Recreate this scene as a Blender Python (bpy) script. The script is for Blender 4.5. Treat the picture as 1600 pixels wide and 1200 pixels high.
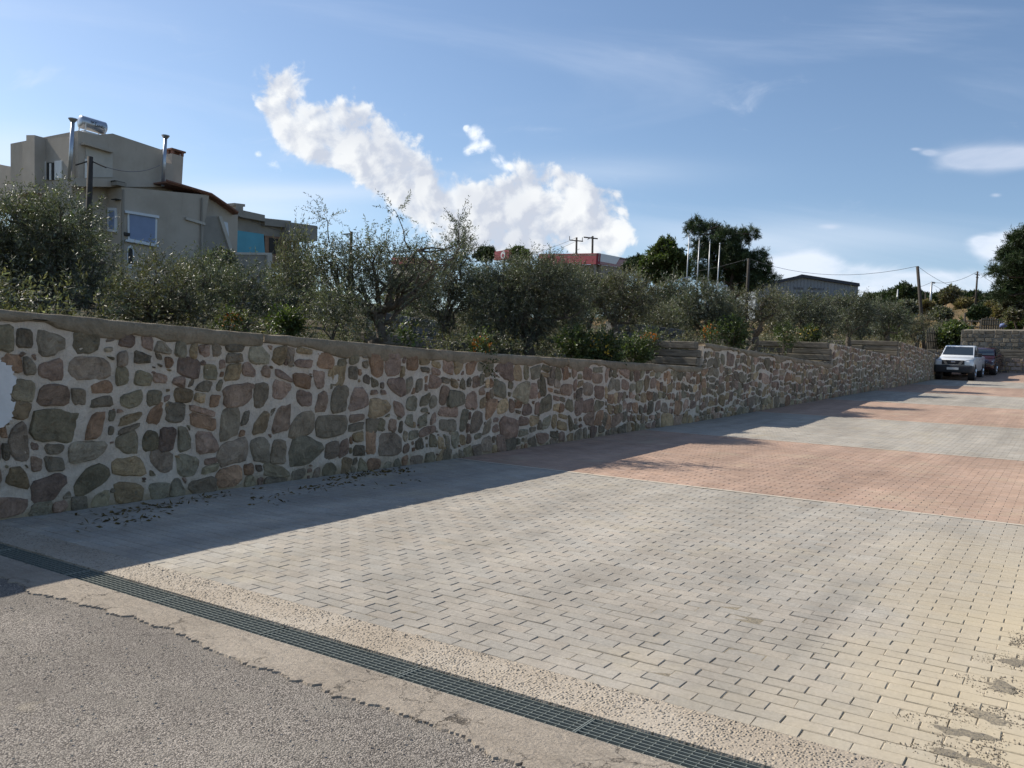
import bpy, bmesh, math, random
import numpy as np
from mathutils import Vector, Matrix

random.seed(7)
RNG = np.random.default_rng(11)
for _o in list(bpy.data.objects):
    bpy.data.objects.remove(_o)
SC = bpy.context.scene
COL = SC.collection

# ------------------------------------------------------------------ camera
F, CH = 1330.0, 1.55
def _n(v): return v / np.linalg.norm(v)
_Y = _n(np.array([(1670 - 800) / F, -(640 - 600) / F, -1.0]))
_Z = _n(np.cross(np.array([1, -0.06, 0.0]), _Y))
if _Z[1] < 0: _Z = -_Z
_X = np.cross(_Y, _Z)
CM = np.array([_X, _Y, _Z])
CP = np.array([0.0, 0.0, CH])
cam = bpy.data.cameras.new('camera')
cam.sensor_width = 36.0
cam.lens = 36.0 * F / 1600.0
cam.clip_start, cam.clip_end = 0.05, 4000
camo = bpy.data.objects.new('camera', cam)
mw = Matrix([list(CM[0]) + [CP[0]], list(CM[1]) + [CP[1]], list(CM[2]) + [CP[2]], [0, 0, 0, 1]])
camo.matrix_world = mw
COL.objects.link(camo)
SC.camera = camo

# ------------------------------------------------------------------ light
SUN_TO = np.array([-1.0, -0.07, 0.815])          # direction towards the sun
SUN_EL = math.atan2(SUN_TO[2], math.hypot(SUN_TO[0], SUN_TO[1]))
SUN_AZ = math.atan2(SUN_TO[0], SUN_TO[1])        # clockwise from +Y
sun = bpy.data.lights.new('sun', 'SUN')
sun.energy, sun.angle, sun.color = 5.0, math.radians(0.53), (1.0, 0.935, 0.825)
suno = bpy.data.objects.new('sun', sun)
suno.rotation_euler = Vector(SUN_TO).to_track_quat('Z', 'Y').to_euler()
suno.location = (-30, 0, 40)
COL.objects.link(suno)
SC.view_settings.view_transform = 'Standard'
SC.view_settings.look = 'None'
SC.view_settings.gamma = 1.0
SC.view_settings.use_curve_mapping = False
SC.view_settings.exposure = 0.24
SC.cycles.max_bounces = 6
SC.cycles.diffuse_bounces = 3
SC.cycles.transparent_max_bounces = 6

# ------------------------------------------------------------------ node helpers
class NT:
    """small expression builder on a node tree"""
    def __init__(s, nt): s.nt = nt
    def new(s, t, **k):
        n = s.nt.nodes.new(t)
        for a, v in k.items(): setattr(n, a, v)
        return n
    def put(s, sock, v):
        if isinstance(v, bpy.types.NodeSocket): s.nt.links.new(v, sock)
        else: sock.default_value = v
    def m(s, op, a, b=0.0, c=0.0, clamp=False):
        n = s.new('ShaderNodeMath', operation=op, use_clamp=clamp)
        s.put(n.inputs[0], a); s.put(n.inputs[1], b); s.put(n.inputs[2], c)
        return n.outputs[0]
    def vm(s, op, a, b=(0, 0, 0), out=0):
        n = s.new('ShaderNodeVectorMath', operation=op)
        s.put(n.inputs[0], a); s.put(n.inputs[1], b)
        return n.outputs['Value'] if op in ('DOT_PRODUCT', 'LENGTH', 'DISTANCE') else n.outputs[0]
    def comb(s, x, y, z):
        n = s.new('ShaderNodeCombineXYZ'); s.put(n.inputs[0], x); s.put(n.inputs[1], y); s.put(n.inputs[2], z)
        return n.outputs[0]
    def sep(s, v):
        n = s.new('ShaderNodeSeparateXYZ'); s.put(n.inputs[0], v); return n.outputs
    def noise(s, v, scale=5, detail=4, rough=0.55, dist=0.0, col=False):
        n = s.new('ShaderNodeTexNoise'); n.inputs['Scale'].default_value = scale
        n.inputs['Detail'].default_value = detail; n.inputs['Roughness'].default_value = rough
        n.inputs['Distortion'].default_value = dist
        s.put(n.inputs['Vector'], v)
        return n.outputs['Color' if col else 'Fac']
    def voro(s, v, scale=5, feat='F1', out='Distance', rand=1.0):
        n = s.new('ShaderNodeTexVoronoi', feature=feat); n.inputs['Scale'].default_value = scale
        n.inputs['Randomness'].default_value = rand
        s.put(n.inputs['Vector'], v); return n.outputs[out]
    def ramp(s, f, lo, hi, a=0.0, b=1.0, smooth=True):
        n = s.new('ShaderNodeMapRange', interpolation_type='SMOOTHSTEP' if smooth else 'LINEAR')
        s.put(n.inputs[0], f); s.put(n.inputs[1], lo); s.put(n.inputs[2], hi); s.put(n.inputs[3], a); s.put(n.inputs[4], b)
        return n.outputs[0]
    def mix(s, f, a, b, mode='MIX'):
        n = s.new('ShaderNodeMix', data_type='RGBA', blend_type=mode)
        s.put(n.inputs[0], f)
        for i, v in ((6, a), (7, b)):
            if isinstance(v, tuple) and len(v) == 3: v = v + (1.0,)
            s.put(n.inputs[i], v)
        return n.outputs[2]
    def scale(s, v, k):
        n = s.new('ShaderNodeVectorMath', operation='MULTIPLY'); s.put(n.inputs[0], v); n.inputs[1].default_value = k
        return n.outputs[0]
    def gray(s, f): return s.comb(f, f, f)

MATS = {}
def material(name, build):
    if name in MATS: return MATS[name]
    m = bpy.data.materials.new(name); m.use_nodes = True
    nt = m.node_tree; nt.nodes.clear()
    n = NT(nt)
    out = n.new('ShaderNodeOutputMaterial')
    b = n.new('ShaderNodeBsdfPrincipled')
    pos = n.new('ShaderNodeNewGeometry').outputs['Position']
    r = build(n, pos, b)
    if r is None: r = b.outputs[0]
    nt.links.new(r, out.inputs[0])
    MATS[name] = m
    return m
def setb(n, b, col=None, rough=None, spec=None, metal=None, bump=None, dist=0.01, strength=1.0):
    if col is not None:
        if isinstance(col, tuple) and len(col) == 3: col = col + (1.0,)
        n.put(b.inputs['Base Color'], col)
    if rough is not None: n.put(b.inputs['Roughness'], rough)
    if spec is not None: n.put(b.inputs['Specular IOR Level'], spec)
    if metal is not None: n.put(b.inputs['Metallic'], metal)
    if bump is not None:
        bp = n.new('ShaderNodeBump'); bp.inputs['Distance'].default_value = dist; bp.inputs['Strength'].default_value = strength
        n.put(bp.inputs['Height'], bump); n.put(b.inputs['Normal'], bp.outputs[0])
def tint(n):
    a = n.new('ShaderNodeAttribute'); a.attribute_name = 'tint'; return a.outputs['Color']
def plain(name, col, rough=0.6, metal=0.0, spec=0.4, var=0.12, scale=6.0, bump=0.0):
    def bld(n, p, b):
        v = n.noise(p, scale, 5, 0.6)
        c = n.mix(1.0, col, n.gray(n.ramp(v, 0.25, 0.75, 1 - var, 1 + var, False)), 'MULTIPLY')
        setb(n, b, c, rough, spec, metal, v if bump else None, bump or 0.01)
    return material(name, bld)

# ------------------------------------------------------------------ world: sky and clouds
world = bpy.data.worlds.new('World'); SC.world = world; world.use_nodes = True
wn = NT(world.node_tree); world.node_tree.nodes.clear()
def build_world():
    n = wn
    out = n.new('ShaderNodeOutputWorld'); bg = n.new('ShaderNodeBackground'); bg.inputs[1].default_value = 0.115
    sky = n.new('ShaderNodeTexSky', sky_type='NISHITA'); sky.sun_disc = False
    sky.sun_elevation = SUN_EL; sky.sun_rotation = SUN_AZ
    sky.altitude = 100; sky.air_density = 1.0; sky.dust_density = 0.55; sky.ozone_density = 2.6
    d = n.new('ShaderNodeTexCoord').outputs['Generated']
    d = n.vm('NORMALIZE', d)
    # tangent chart of the sky about the north-west: fixed axes of the place
    cx, cy, cz = (CM @ np.array([1, 0, 0]), CM @ np.array([0, 1, 0]), CM @ np.array([0, 0, -1]))
    w = n.vm('DOT_PRODUCT', d, tuple(cz)); w = n.m('MAXIMUM', w, 0.05)
    u = n.m('DIVIDE', n.vm('DOT_PRODUCT', d, tuple(cx)), w)
    v = n.m('DIVIDE', n.vm('DOT_PRODUCT', d, tuple(cy)), w)
    p = n.comb(u, v, 0.0)
    fine = n.noise(p, 17, 9, 0.62, 0.5)
    bil = n.voro(n.vm('ADD', p, n.scale(n.noise(p, 12, 3, 0.5, 0, True), (0.05, 0.05, 0))), 26, 'SMOOTH_F1')
    bil2 = n.voro(n.vm('ADD', p, n.scale(n.noise(p, 30, 3, 0.5, 0, True), (0.03, 0.03, 0))), 60, 'SMOOTH_F1')
    hi = n.noise(p, 55, 6, 0.65, 0.4)
    puff = n.m('ADD', n.m('ADD', n.m('MULTIPLY', n.m('SUBTRACT', fine, 0.5), 1.7), n.m('MULTIPLY', n.m('SUBTRACT', hi, 0.5), 0.75)), n.m('ADD', n.m('MULTIPLY', n.m('SUBTRACT', bil, 0.4), -0.75), n.m('MULTIPLY', n.m('SUBTRACT', bil2, 0.4), -0.45)))
    def blobs(lst, uu=u, vv=v):
        tot = None
        for (x, y, rx, ry) in lst:
            a = n.m('MULTIPLY', n.m('SUBTRACT', uu, (x - 800) / F), F / rx)
            b = n.m('MULTIPLY', n.m('SUBTRACT', vv, -(y - 600) / F), F / ry)
            e = n.m('EXPONENT', n.m('MULTIPLY', n.m('ADD', n.m('MULTIPLY', a, a), n.m('MULTIPLY', b, b)), -1.0))
            tot = e if tot is None else n.m('ADD', tot, e)
        return tot
    big = [(447, 130, 30, 30), (430, 165, 26, 32), (455, 205, 36, 36), (500, 195, 40, 40), (545, 190, 36, 34), (520, 240, 44, 40),
           (585, 222, 44, 44), (590, 275, 40, 36), (635, 262, 40, 42), (650, 308, 44, 34), (690, 292, 34, 34), (700, 335, 46, 34),
           (745, 318, 34, 30), (755, 355, 50, 32), (800, 310, 34, 34), (845, 292, 42, 36), (895, 296, 34, 32), (850, 340, 70, 44),
           (915, 338, 44, 38), (955, 318, 30, 30), (962, 350, 26, 34), (925, 378, 46, 24), (790, 385, 80, 28)]
    bsum = blobs([(x, y, rx * 1.1, ry * 1.1) for x, y, rx, ry in big])
    m1 = n.m('ADD', n.m('MINIMUM', bsum, 1.25), n.m('MULTIPLY', puff, 1.35))
    a1 = n.m('MULTIPLY', n.m('MULTIPLY', n.ramp(m1, 0.42, 0.96), n.ramp(m1, 0.3, 1.4, 0.75, 1.0)), n.ramp(bsum, 0.06, 0.22))
    wisps = [(368, 176, 16, 15), (356, 192, 10, 9), (345, 158, 7, 6), (403, 240, 8, 7), (425, 255, 12, 9), (440, 268, 13, 9), (742, 206, 17, 13), (755, 228, 20, 12), (735, 238, 14, 9),
             (775, 250, 14, 11), (795, 262, 14, 9), (728, 200, 5, 5)]
    m2 = n.m('MULTIPLY', n.m('MINIMUM', blobs(wisps), 1.0), n.m('ADD', 0.75, n.m('MULTIPLY', puff, 1.5)))
    a2 = n.m('MULTIPLY', n.ramp(m2, 0.30, 0.95), 0.9)
    # flat soft clouds low on the right
    ps = n.comb(n.m('MULTIPLY', u, 0.45), v, 0.3)
    soft = n.noise(ps, 16, 7, 0.6, 0.6)
    low = [(1215, 420, 60, 22), (1265, 410, 50, 18), (1300, 430, 70, 24), (1370, 440, 80, 22), (1440, 452, 110, 26), (1500, 440, 60, 18), (1550, 462, 90, 22),
           (1545, 392, 40, 16), (1580, 380, 40, 20), (1530, 375, 18, 8), (1640, 380, 80, 30), (1700, 440, 120, 40)]
    m3 = n.m('ADD', n.m('MINIMUM', blobs(low), 1.2), n.m('MULTIPLY', n.m('SUBTRACT', soft, 0.5), 2.6))
    a3 = n.m('MULTIPLY', n.ramp(m3, 0.3, 1.6), 0.85)
    lens = [(1500, 250, 50, 18), (1550, 246, 60, 22), (1600, 245, 40, 18), (1450, 238, 14, 5), (1296, 354, 20, 5), (1556, 305, 10, 4), (1430, 233, 9, 3)]
    m4 = n.m('ADD', n.m('MINIMUM', blobs(lens), 1.0), n.m('MULTIPLY', n.m('SUBTRACT', soft, 0.5), 1.4))
    a4 = n.m('MULTIPLY', n.ramp(m4, 0.1, 1.6), 0.72)
    # thin high veils over the whole sky
    el = n.sep(d)[2]
    pc = n.comb(n.m('MULTIPLY', u, 0.5), n.m('ADD', n.m('MULTIPLY', v, 3.0), n.m('MULTIPLY', u, 0.35)), 2.0)
    veil = n.noise(pc, 2.6, 6, 0.55, 0.6)
    av = n.m('MULTIPLY', n.ramp(veil, 0.48, 0.8), 0.30)
    haze = [(20, 235, 90, 40), (470, 300, 220, 14), (1230, 372, 260, 26), (380, 330, 160, 20), (930, 268, 160, 20)]
    ah = n.m('MULTIPLY', n.m('MINIMUM', blobs(haze), 1.0), n.ramp(veil, 0.25, 0.7, 0.16, 0.42))
    # light on the clouds: the side towards the sun (left, high) is brighter
    off = (-0.016, 0.012, 0.0)
    p2 = n.vm('ADD', p, off)
    fine2 = n.noise(p2, 17, 9, 0.62, 0.5)
    bilb = n.voro(n.vm('ADD', p2, n.scale(n.noise(p2, 12, 3, 0.5, 0, True), (0.05, 0.05, 0))), 26, 'SMOOTH_F1')
    bil2b = n.voro(n.vm('ADD', n.vm('ADD', p, (-0.007, 0.005, 0.0)), n.scale(n.noise(p, 30, 3, 0.5, 0, True), (0.03, 0.03, 0))), 60, 'SMOOTH_F1')
    hib = n.noise(n.vm('ADD', p, (-0.005, 0.004, 0.0)), 55, 6, 0.65, 0.4)
    puff2 = n.m('ADD', n.m('MULTIPLY', fine2, 0.9), n.m('ADD', n.m('ADD', n.m('MULTIPLY', bilb, -0.6), n.m('MULTIPLY', bil2b, -0.35)), n.m('MULTIPLY', hib, 0.35)))
    puff1 = n.m('ADD', n.m('MULTIPLY', fine, 0.9), n.m('ADD', n.m('ADD', n.m('MULTIPLY', bil, -0.6), n.m('MULTIPLY', bil2, -0.35)), n.m('MULTIPLY', hi, 0.35)))
    lit = n.m('ADD', 0.70, n.m('MULTIPLY', n.m('SUBTRACT', puff1, puff2), 2.6), 0, True)
    core = n.ramp(bsum, 0.7, 1.5)
    broad = n.noise(p, 9, 4, 0.5, 0.3)
    shade = n.m('SUBTRACT', lit, n.m('MULTIPLY', n.m('MULTIPLY', core, n.ramp(broad, 0.36, 0.62)), 0.62), 0, True)
    ccol = n.mix(shade, (4.6, 4.95, 5.7), (7.2, 7.35, 7.45))
    c = sky.outputs[0]
    c = n.mix(av, c, (5.8, 6.5, 7.8))
    c = n.mix(ah, c, (6.4, 7.0, 7.9))
    up = n.ramp(el, -0.02, 0.03)
    c = n.mix(n.m('MULTIPLY', a4, up), c, (5.9, 6.3, 7.3))
    c = n.mix(n.m('MULTIPLY', a3, up), c, (6.6, 7.1, 8.0))
    c = n.mix(n.m('MULTIPLY', a2, up), c, (8.0, 8.3, 8.7))
    c = n.mix(n.m('MULTIPLY', a1, up), c, ccol)
    n.put(bg.inputs[0], c)
    n.nt.links.new(bg.outputs[0], out.inputs[0])
build_world()

# ------------------------------------------------------------------ placing helpers
def ray(x, y): return CM @ np.array([(x - 800) / F, -(y - 600) / F, -1.0])
def at(x, y, z): return CP + ray(x, y) * z
def atX(x, y, X):
    d = ray(x, y); return CP + d * (X / d[0])
def atY(x, y, Y):
    d = ray(x, y); return CP + d * (Y / d[1])

PY = [-60, -5, 0, 4, 6.4, 10, 16.5, 20, 30, 39, 45, 51, 57, 64, 400]
PZ = [0.0, 0.0, .02, .15, .24, .352, .65, .80, 1.525, 2.115, 2.515, 2.86, 3.55, 4.0, 14]
def pf(Y):
    Y = np.asarray(Y, float)
    return np.mean([np.interp(Y + o, PY, PZ) for o in np.linspace(-1.5, 1.5, 7)], axis=0)
def gz(X, Y): return pf(Y) + .009 * np.clip(X, -8, 14)
def WX(Y):                                        # plan of the stone wall's face
    return np.interp(Y, [-50, 18, 20, 30, 39, 45, 51, 58], [-7.5, -7.5, -7.48, -6.74, -6.23, -5.98, -5.98, -6.0])
SEGS = [(-6.0, 19.8, 1.85, 2.03), (19.8, 30.0, 2.64, 2.60), (30.0, 39.6, 3.30, 3.36), (39.6, 55.0, 4.02, 4.05)]
def wall_top(Y, i):
    a, b, t0, t1 = SEGS[i]
    if i == 0: return np.interp(Y, [-6, 6, 10, 16.5, 19.8], [1.845, 1.85, 1.862, 1.985, 2.04])
    return np.interp(Y, [a, b], [t0, t1])

# ------------------------------------------------------------------ mesh helpers
class MB:
    def __init__(s): s.v, s.f, s.c = [], [], []
    def add(s, vs, fs, col=None):
        k = len(s.v); s.v += [tuple(map(float, p)) for p in vs]
        s.f += [tuple(i + k for i in f) for f in fs]
        s.c += [col or (1, 1, 1)] * len(fs)
        return s
    def box(s, lo, hi, col=None, bev=0.0):
        (a, b, c), (d, e, f) = lo, hi
        if bev <= 0:
            vs = [(a, b, c), (d, b, c), (d, e, c), (a, e, c), (a, b, f), (d, b, f), (d, e, f), (a, e, f)]
            return s.add(vs, [(0, 3, 2, 1), (4, 5, 6, 7), (0, 1, 5, 4), (1, 2, 6, 5), (2, 3, 7, 6), (3, 0, 4, 7)], col)
        bm = bmesh.new(); bmesh.ops.create_cube(bm, size=1.0)
        for w in bm.verts:
            w.co = Vector(((a + d) / 2 + w.co.x * (d - a), (b + e) / 2 + w.co.y * (e - b), (c + f) / 2 + w.co.z * (f - c)))
        bmesh.ops.bevel(bm, geom=bm.edges[:], offset=bev, segments=2, affect='EDGES', profile=0.5)
        bm.verts.index_update()
        s.add([w.co[:] for w in bm.verts], [tuple(w.index for w in q.verts) for q in bm.faces], col); bm.free()
        return s
    def tube(s, pts, rad, n=6, col=None, caps=True):
        pts = [np.array(p, float) for p in pts]
        if np.isscalar(rad): rad = [rad] * len(pts)
        rings = []; prev = None
        for i, p in enumerate(pts):
            t = pts[min(i + 1, len(pts) - 1)] - pts[max(i - 1, 0)]
            t = t / (np.linalg.norm(t) + 1e-9)
            if prev is None:
                a = np.array([1, 0, 0]) if abs(t[0]) < .8 else np.array([0, 1, 0])
            else: a = prev
            a = a - t * np.dot(a, t); a /= np.linalg.norm(a) + 1e-9; prev = a
            b = np.cross(t, a)
            rings.append([p + rad[i] * (a * math.cos(2 * math.pi * k / n) + b * math.sin(2 * math.pi * k / n)) for k in range(n)])
        vs = [q for r in rings for q in r]; fs = []
        for i in range(len(pts) - 1):
            for k in range(n):
                fs.append((i * n + k, i * n + (k + 1) % n, (i + 1) * n + (k + 1) % n, (i + 1) * n + k))
        if caps:
            fs.append(tuple(range(n))[::-1]); fs.append(tuple((len(pts) - 1) * n + k for k in range(n)))
        return s.add(vs, fs, col)
    def prism(s, poly, vec, col=None):
        """closed polygon (3-d points, any plane) pushed along vec"""
        n = len(poly); P = [np.array(p, float) for p in poly]; v = np.array(vec, float)
        return s.add(P + [p + v for p in P], [tuple(range(n)), tuple(range(2 * n - 1, n - 1, -1))] +
                     [(i, i + n, (i + 1) % n + n, (i + 1) % n) for i in range(n)], col)
    def mesh(s, name):
        me = bpy.data.meshes.new(name); me.from_pydata(s.v, [], s.f)
        if any(c != (1, 1, 1) for c in s.c):
            at_ = me.attributes.new('tint', 'FLOAT_COLOR', 'FACE')
            at_.data.foreach_set('color', np.array([(*c, 1.0) for c in s.c], np.float32).ravel())
        return me
    def build(s, name, m, parent=None, smooth=False):
        me = s.mesh(name)
        bm = bmesh.new(); bm.from_mesh(me); bmesh.ops.recalc_face_normals(bm, faces=bm.faces); bm.to_mesh(me); bm.free()
        return link(name, me, m, parent, smooth)
def link(name, me, m, parent=None, smooth=False):
    if m is not None and len(me.materials) == 0: me.materials.append(m)
    me.polygons.foreach_set('use_smooth', np.full(len(me.polygons), bool(smooth)))
    o = bpy.data.objects.new(name, me); COL.objects.link(o)
    if parent is not None: o.parent = parent
    return o
def npmesh(name, V, Fq, cols=None):
    """numpy quads -> mesh"""
    me = bpy.data.meshes.new(name)
    V = np.ascontiguousarray(V, np.float32); Fq = np.ascontiguousarray(Fq, np.int32)
    k = Fq.shape[1]
    me.vertices.add(len(V)); me.vertices.foreach_set('co', V.ravel())
    me.loops.add(Fq.size); me.loops.foreach_set('vertex_index', Fq.ravel())
    me.polygons.add(len(Fq)); me.polygons.foreach_set('loop_start', np.arange(len(Fq), dtype=np.int32) * k)
    me.update(calc_edges=True)
    if cols is not None:
        a = me.attributes.new('tint', 'FLOAT_COLOR', 'FACE')
        c4 = np.ones((len(Fq), 4), np.float32); c4[:, :3] = cols
        a.data.foreach_set('color', c4.ravel())
    return me
def tag(o, label=None, cat=None, group=None, kind=None):
    if label: o['label'] = label
    if cat: o['category'] = cat
    if group: o['group'] = group
    if kind: o['kind'] = kind
    return o
def thing(name, label, cat, loc=(0, 0, 0), group=None):
    o = bpy.data.objects.new(name, None); COL.objects.link(o); o.location = tuple(float(q) for q in loc)
    o.empty_display_size = 0.2
    return tag(o, label, cat, group)
def part(mb, name, m, root, smooth=False):
    """mb holds world coordinates; the child is kept at the world place under its root"""
    o = mb.build(name, m, root, smooth)
    w = np.array(root.location) if root.parent is None else np.array(root.location) + np.array(root.parent.location)
    o.data.transform(Matrix.Translation([-float(q) for q in w]))
    return o
def sheet(name, x0, x1, y0, y1, nx, ny, zf, m, kind='structure', parent=None):
    xs, ys = np.linspace(x0, x1, nx), np.linspace(y0, y1, ny)
    X, Y = np.meshgrid(xs, ys); Z = zf(X, Y)
    V = np.stack([X, Y, Z], -1).reshape(-1, 3)
    i = np.arange(nx * ny).reshape(ny, nx)
    Q = np.stack([i[:-1, :-1], i[:-1, 1:], i[1:, 1:], i[1:, :-1]], -1).reshape(-1, 4)
    o = link(name, npmesh(name, V, Q), m, parent, True)
    if parent is None: tag(o, kind=kind)
    return o

# ------------------------------------------------------------------ ground materials
def b_asphalt(n, p, b):
    v = n.voro(p, 150, 'F1', 'Color'); vd = n.voro(p, 150)
    k = n.sep(v)[0]
    big = n.noise(p, 0.9, 4, 0.6); mid = n.noise(p, 7, 5, 0.65); fi = n.noise(p, 160, 3, 0.7)
    c = n.mix(n.ramp(k, 0.15, 0.95, 0, 1, False), (0.15, 0.13, 0.112), (0.44, 0.39, 0.335))
    c = n.mix(n.ramp(vd, 0.45, 0.85), c, (0.08, 0.072, 0.064))
    c = n.mix(n.m('MULTIPLY', n.ramp(mid, 0.45, 0.72), 0.55), c, (0.25, 0.225, 0.19))
    c = n.mix(1.0, c, n.gray(n.ramp(big, 0.3, 0.7, 0.8, 1.15, False)), 'MULTIPLY')
    ck = n.ramp(n.voro(n.vm('ADD', p, n.scale(n.noise(p, 3, 6, 0.7, 0, True), (0.5, 0.5, 0))), 0.9, 'DISTANCE_TO_EDGE'), 0.002, 0.009, 0.75, 0)
    c = n.mix(n.m('MULTIPLY', ck, n.ramp(n.noise(p, 1.1, 3, 0.5), 0.5, 0.6)), c, (0.05, 0.045, 0.04))
    pat = n.ramp(n.noise(p, 0.55, 5, 0.65), 0.48, 0.6); c = n.mix(n.m('MULTIPLY', pat, 0.35), c, (0.16, 0.14, 0.12))
    spot = n.ramp(n.noise(p, 2.3, 3, 0.5), 0.68, 0.78)
    c = n.mix(n.m('MULTIPLY', spot, 0.5), c, (0.38, 0.33, 0.25))
    h = n.m('SUBTRACT', n.m('MULTIPLY', fi, 0.4), vd)
    setb(n, b, c, 0.9, 0.2, None, h, 0.006, 0.9)
M_ASPH = material('asphalt', b_asphalt)
def b_conc(n, p, b):
    pw = n.vm('ADD', p, n.scale(n.noise(p, 4, 7, 0.7, 0, True), (0.42, 0.42, 0.0)))
    cr = n.voro(pw, 3.3, 'DISTANCE_TO_EDGE')
    crk = n.ramp(cr, 0.003, 0.011, 1, 0)
    gate = n.ramp(n.noise(p, 2.4, 5, 0.6), 0.47, 0.60)
    crk = n.m('MULTIPLY', crk, gate)
    big = n.noise(p, 1.3, 5, 0.65); st = n.noise(n.scale(p, (1.0, 3.5, 1.0)), 5, 6, 0.7)
    c = n.mix(n.ramp(big, 0.3, 0.7), (0.32, 0.27, 0.215), (0.42, 0.36, 0.29))
    fg = n.noise(p, 70, 4, 0.7); c = n.mix(n.m('MULTIPLY', n.ramp(st, 0.45, 0.72), 0.65), c, (0.255, 0.215, 0.17)); c = n.mix(1.0, c, n.gray(n.ramp(fg, 0.25, 0.75, 0.8, 1.18, False)), 'MULTIPLY')
    c = n.mix(n.m('MULTIPLY', crk, 0.85), c, (0.10, 0.085, 0.07))
    h = n.m('SUBTRACT', n.m('ADD', st, n.m('MULTIPLY', fg, 0.25)), n.m('MULTIPLY', crk, 0.8))
    setb(n, b, c, 0.9, 0.2, None, h, 0.035, 1.0)
M_CONC = material('cracked_concrete', b_conc)
def b_aggr(n, p, b):
    vd = n.voro(p, 75); k = n.sep(n.voro(p, 75, 'F1', 'Color'))[0]
    dens = n.noise(p, 3.2, 5, 0.65)
    pick = n.ramp(n.m('ADD', k, n.m('MULTIPLY', n.m('SUBTRACT', dens, 0.5), 1.6)), 0.42, 0.62)
    c = n.mix(n.ramp(n.noise(p, 1.2, 4, 0.6), 0.35, 0.65), (0.37, 0.31, 0.24), (0.43, 0.375, 0.305))
    st = n.mix(n.sep(n.voro(p, 75, 'F1', 'Color'))[1], (0.11, 0.10, 0.085), (0.52, 0.43, 0.32))
    c = n.mix(n.m('MULTIPLY', pick, n.ramp(vd, 0.25, 0.55, 1, 0)), c, st)
    h = n.m('MULTIPLY', n.m('SUBTRACT', 1.0, vd), n.m('ADD', pick, 0.2))
    setb(n, b, c, 0.9, 0.2, None, h, 0.012, 1.0)
M_AGGR = material('exposed_aggregate', b_aggr)
def b_sand(n, p, b):
    fi = n.noise(p, 60, 5, 0.7); big = n.noise(p, 1.4, 4, 0.6)
    c = n.mix(n.ramp(big, 0.3, 0.7), (0.25, 0.215, 0.16), (0.36, 0.305, 0.22))
    c = n.mix(n.ramp(fi, 0.4, 0.7), c, (0.16, 0.145, 0.125))
    setb(n, b, c, 0.95, 0.1, None, fi, 0.01, 1.0)
M_SAND = material('joint_sand', b_sand)
def paver_color(n, p, base, fine=True):
    big = n.noise(p, 0.35, 4, 0.6); mid = n.noise(p, 2.2, 5, 0.65); fi = n.noise(p, 45, 5, 0.75)
    c = n.mix(1.0, base, n.gray(n.ramp(big, 0.3, 0.7, 0.86, 1.12, False)), 'MULTIPLY')
    c = n.mix(1.0, c, n.gray(n.ramp(mid, 0.3, 0.7, 0.88, 1.10, False)), 'MULTIPLY')
    c = n.mix(n.m('MULTIPLY', n.ramp(n.noise(p, 0.9, 5, 0.7), 0.52, 0.75), 0.5), c, (0.47, 0.40, 0.28))
    c = n.mix(1.0, c, n.gray(n.ramp(fi, 0.25, 0.75, 0.78, 1.18, False)), 'MULTIPLY')
    wear = n.noise(n.scale(p, (1.6, 0.16, 1.0)), 1.3, 4, 0.6); c = n.mix(1.0, c, n.gray(n.ramp(wear, 0.35, 0.65, 0.84, 1.06, False)), 'MULTIPLY')
    stn = n.ramp(n.noise(p, 1.1, 5, 0.7, 0.5), 0.62, 0.74); c = n.mix(n.m('MULTIPLY', stn, 0.4), c, (0.20, 0.18, 0.15))
    # wind-blown sand lies towards the open side of the lot
    sx = n.ramp(n.m('ADD', n.sep(p)[0], n.m('MULTIPLY', n.noise(p, 0.8, 4, 0.6), 2.4)), -0.4, 1.5)
    sy = n.ramp(n.sep(p)[1], 5.0, 12.0, 1, 0.1)
    c = n.mix(n.m('MULTIPLY', n.m('MULTIPLY', sx, sy), 0.75), c, (0.56, 0.46, 0.30))
    return c, fi
def b_paver(n, p, b):
    c, fi = paver_color(n, p, tint(n))
    setb(n, b, c, 0.88, 0.25, None, fi, 0.004, 0.8)
M_PAVER = material('concrete_paver', b_paver)
def pav_sheet(name, base):
    def bld(n, p, b):
        br = n.new('ShaderNodeTexBrick'); br.offset = 0.5
        br.inputs['Scale'].default_value = 1.0; br.inputs['Brick Width'].default_value = 0.2; br.inputs['Row Height'].default_value = 0.1
        br.inputs['Mortar Size'].default_value = 0.006; br.inputs['Mortar Smooth'].default_value = 0.3; br.inputs['Bias'].default_value = 0.0
        n.put(br.inputs['Vector'], p)
        br.inputs['Color1'].default_value = tuple(q * 0.9 for q in base) + (1,); br.inputs['Color2'].default_value = tuple(q * 1.08 for q in base) + (1,)
        br.inputs['Mortar'].default_value = tuple(q * 0.55 for q in base) + (1,)
        c, fi = paver_color(n, p, br.outputs['Color'])
        setb(n, b, c, 0.88, 0.25, None, n.m('MULTIPLY', br.outputs['Fac'], -1.0), 0.006, 0.7)
    return material(name, bld)
GREY, RED = (0.385, 0.348, 0.295), (0.42, 0.29, 0.218)
M_PGREY = pav_sheet('grey_paving', GREY); M_PRED = pav_sheet('red_paving', RED)
M_EDGE = plain('edging_concrete', (0.52, 0.46, 0.37), 0.85, var=0.2, scale=8)
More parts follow.
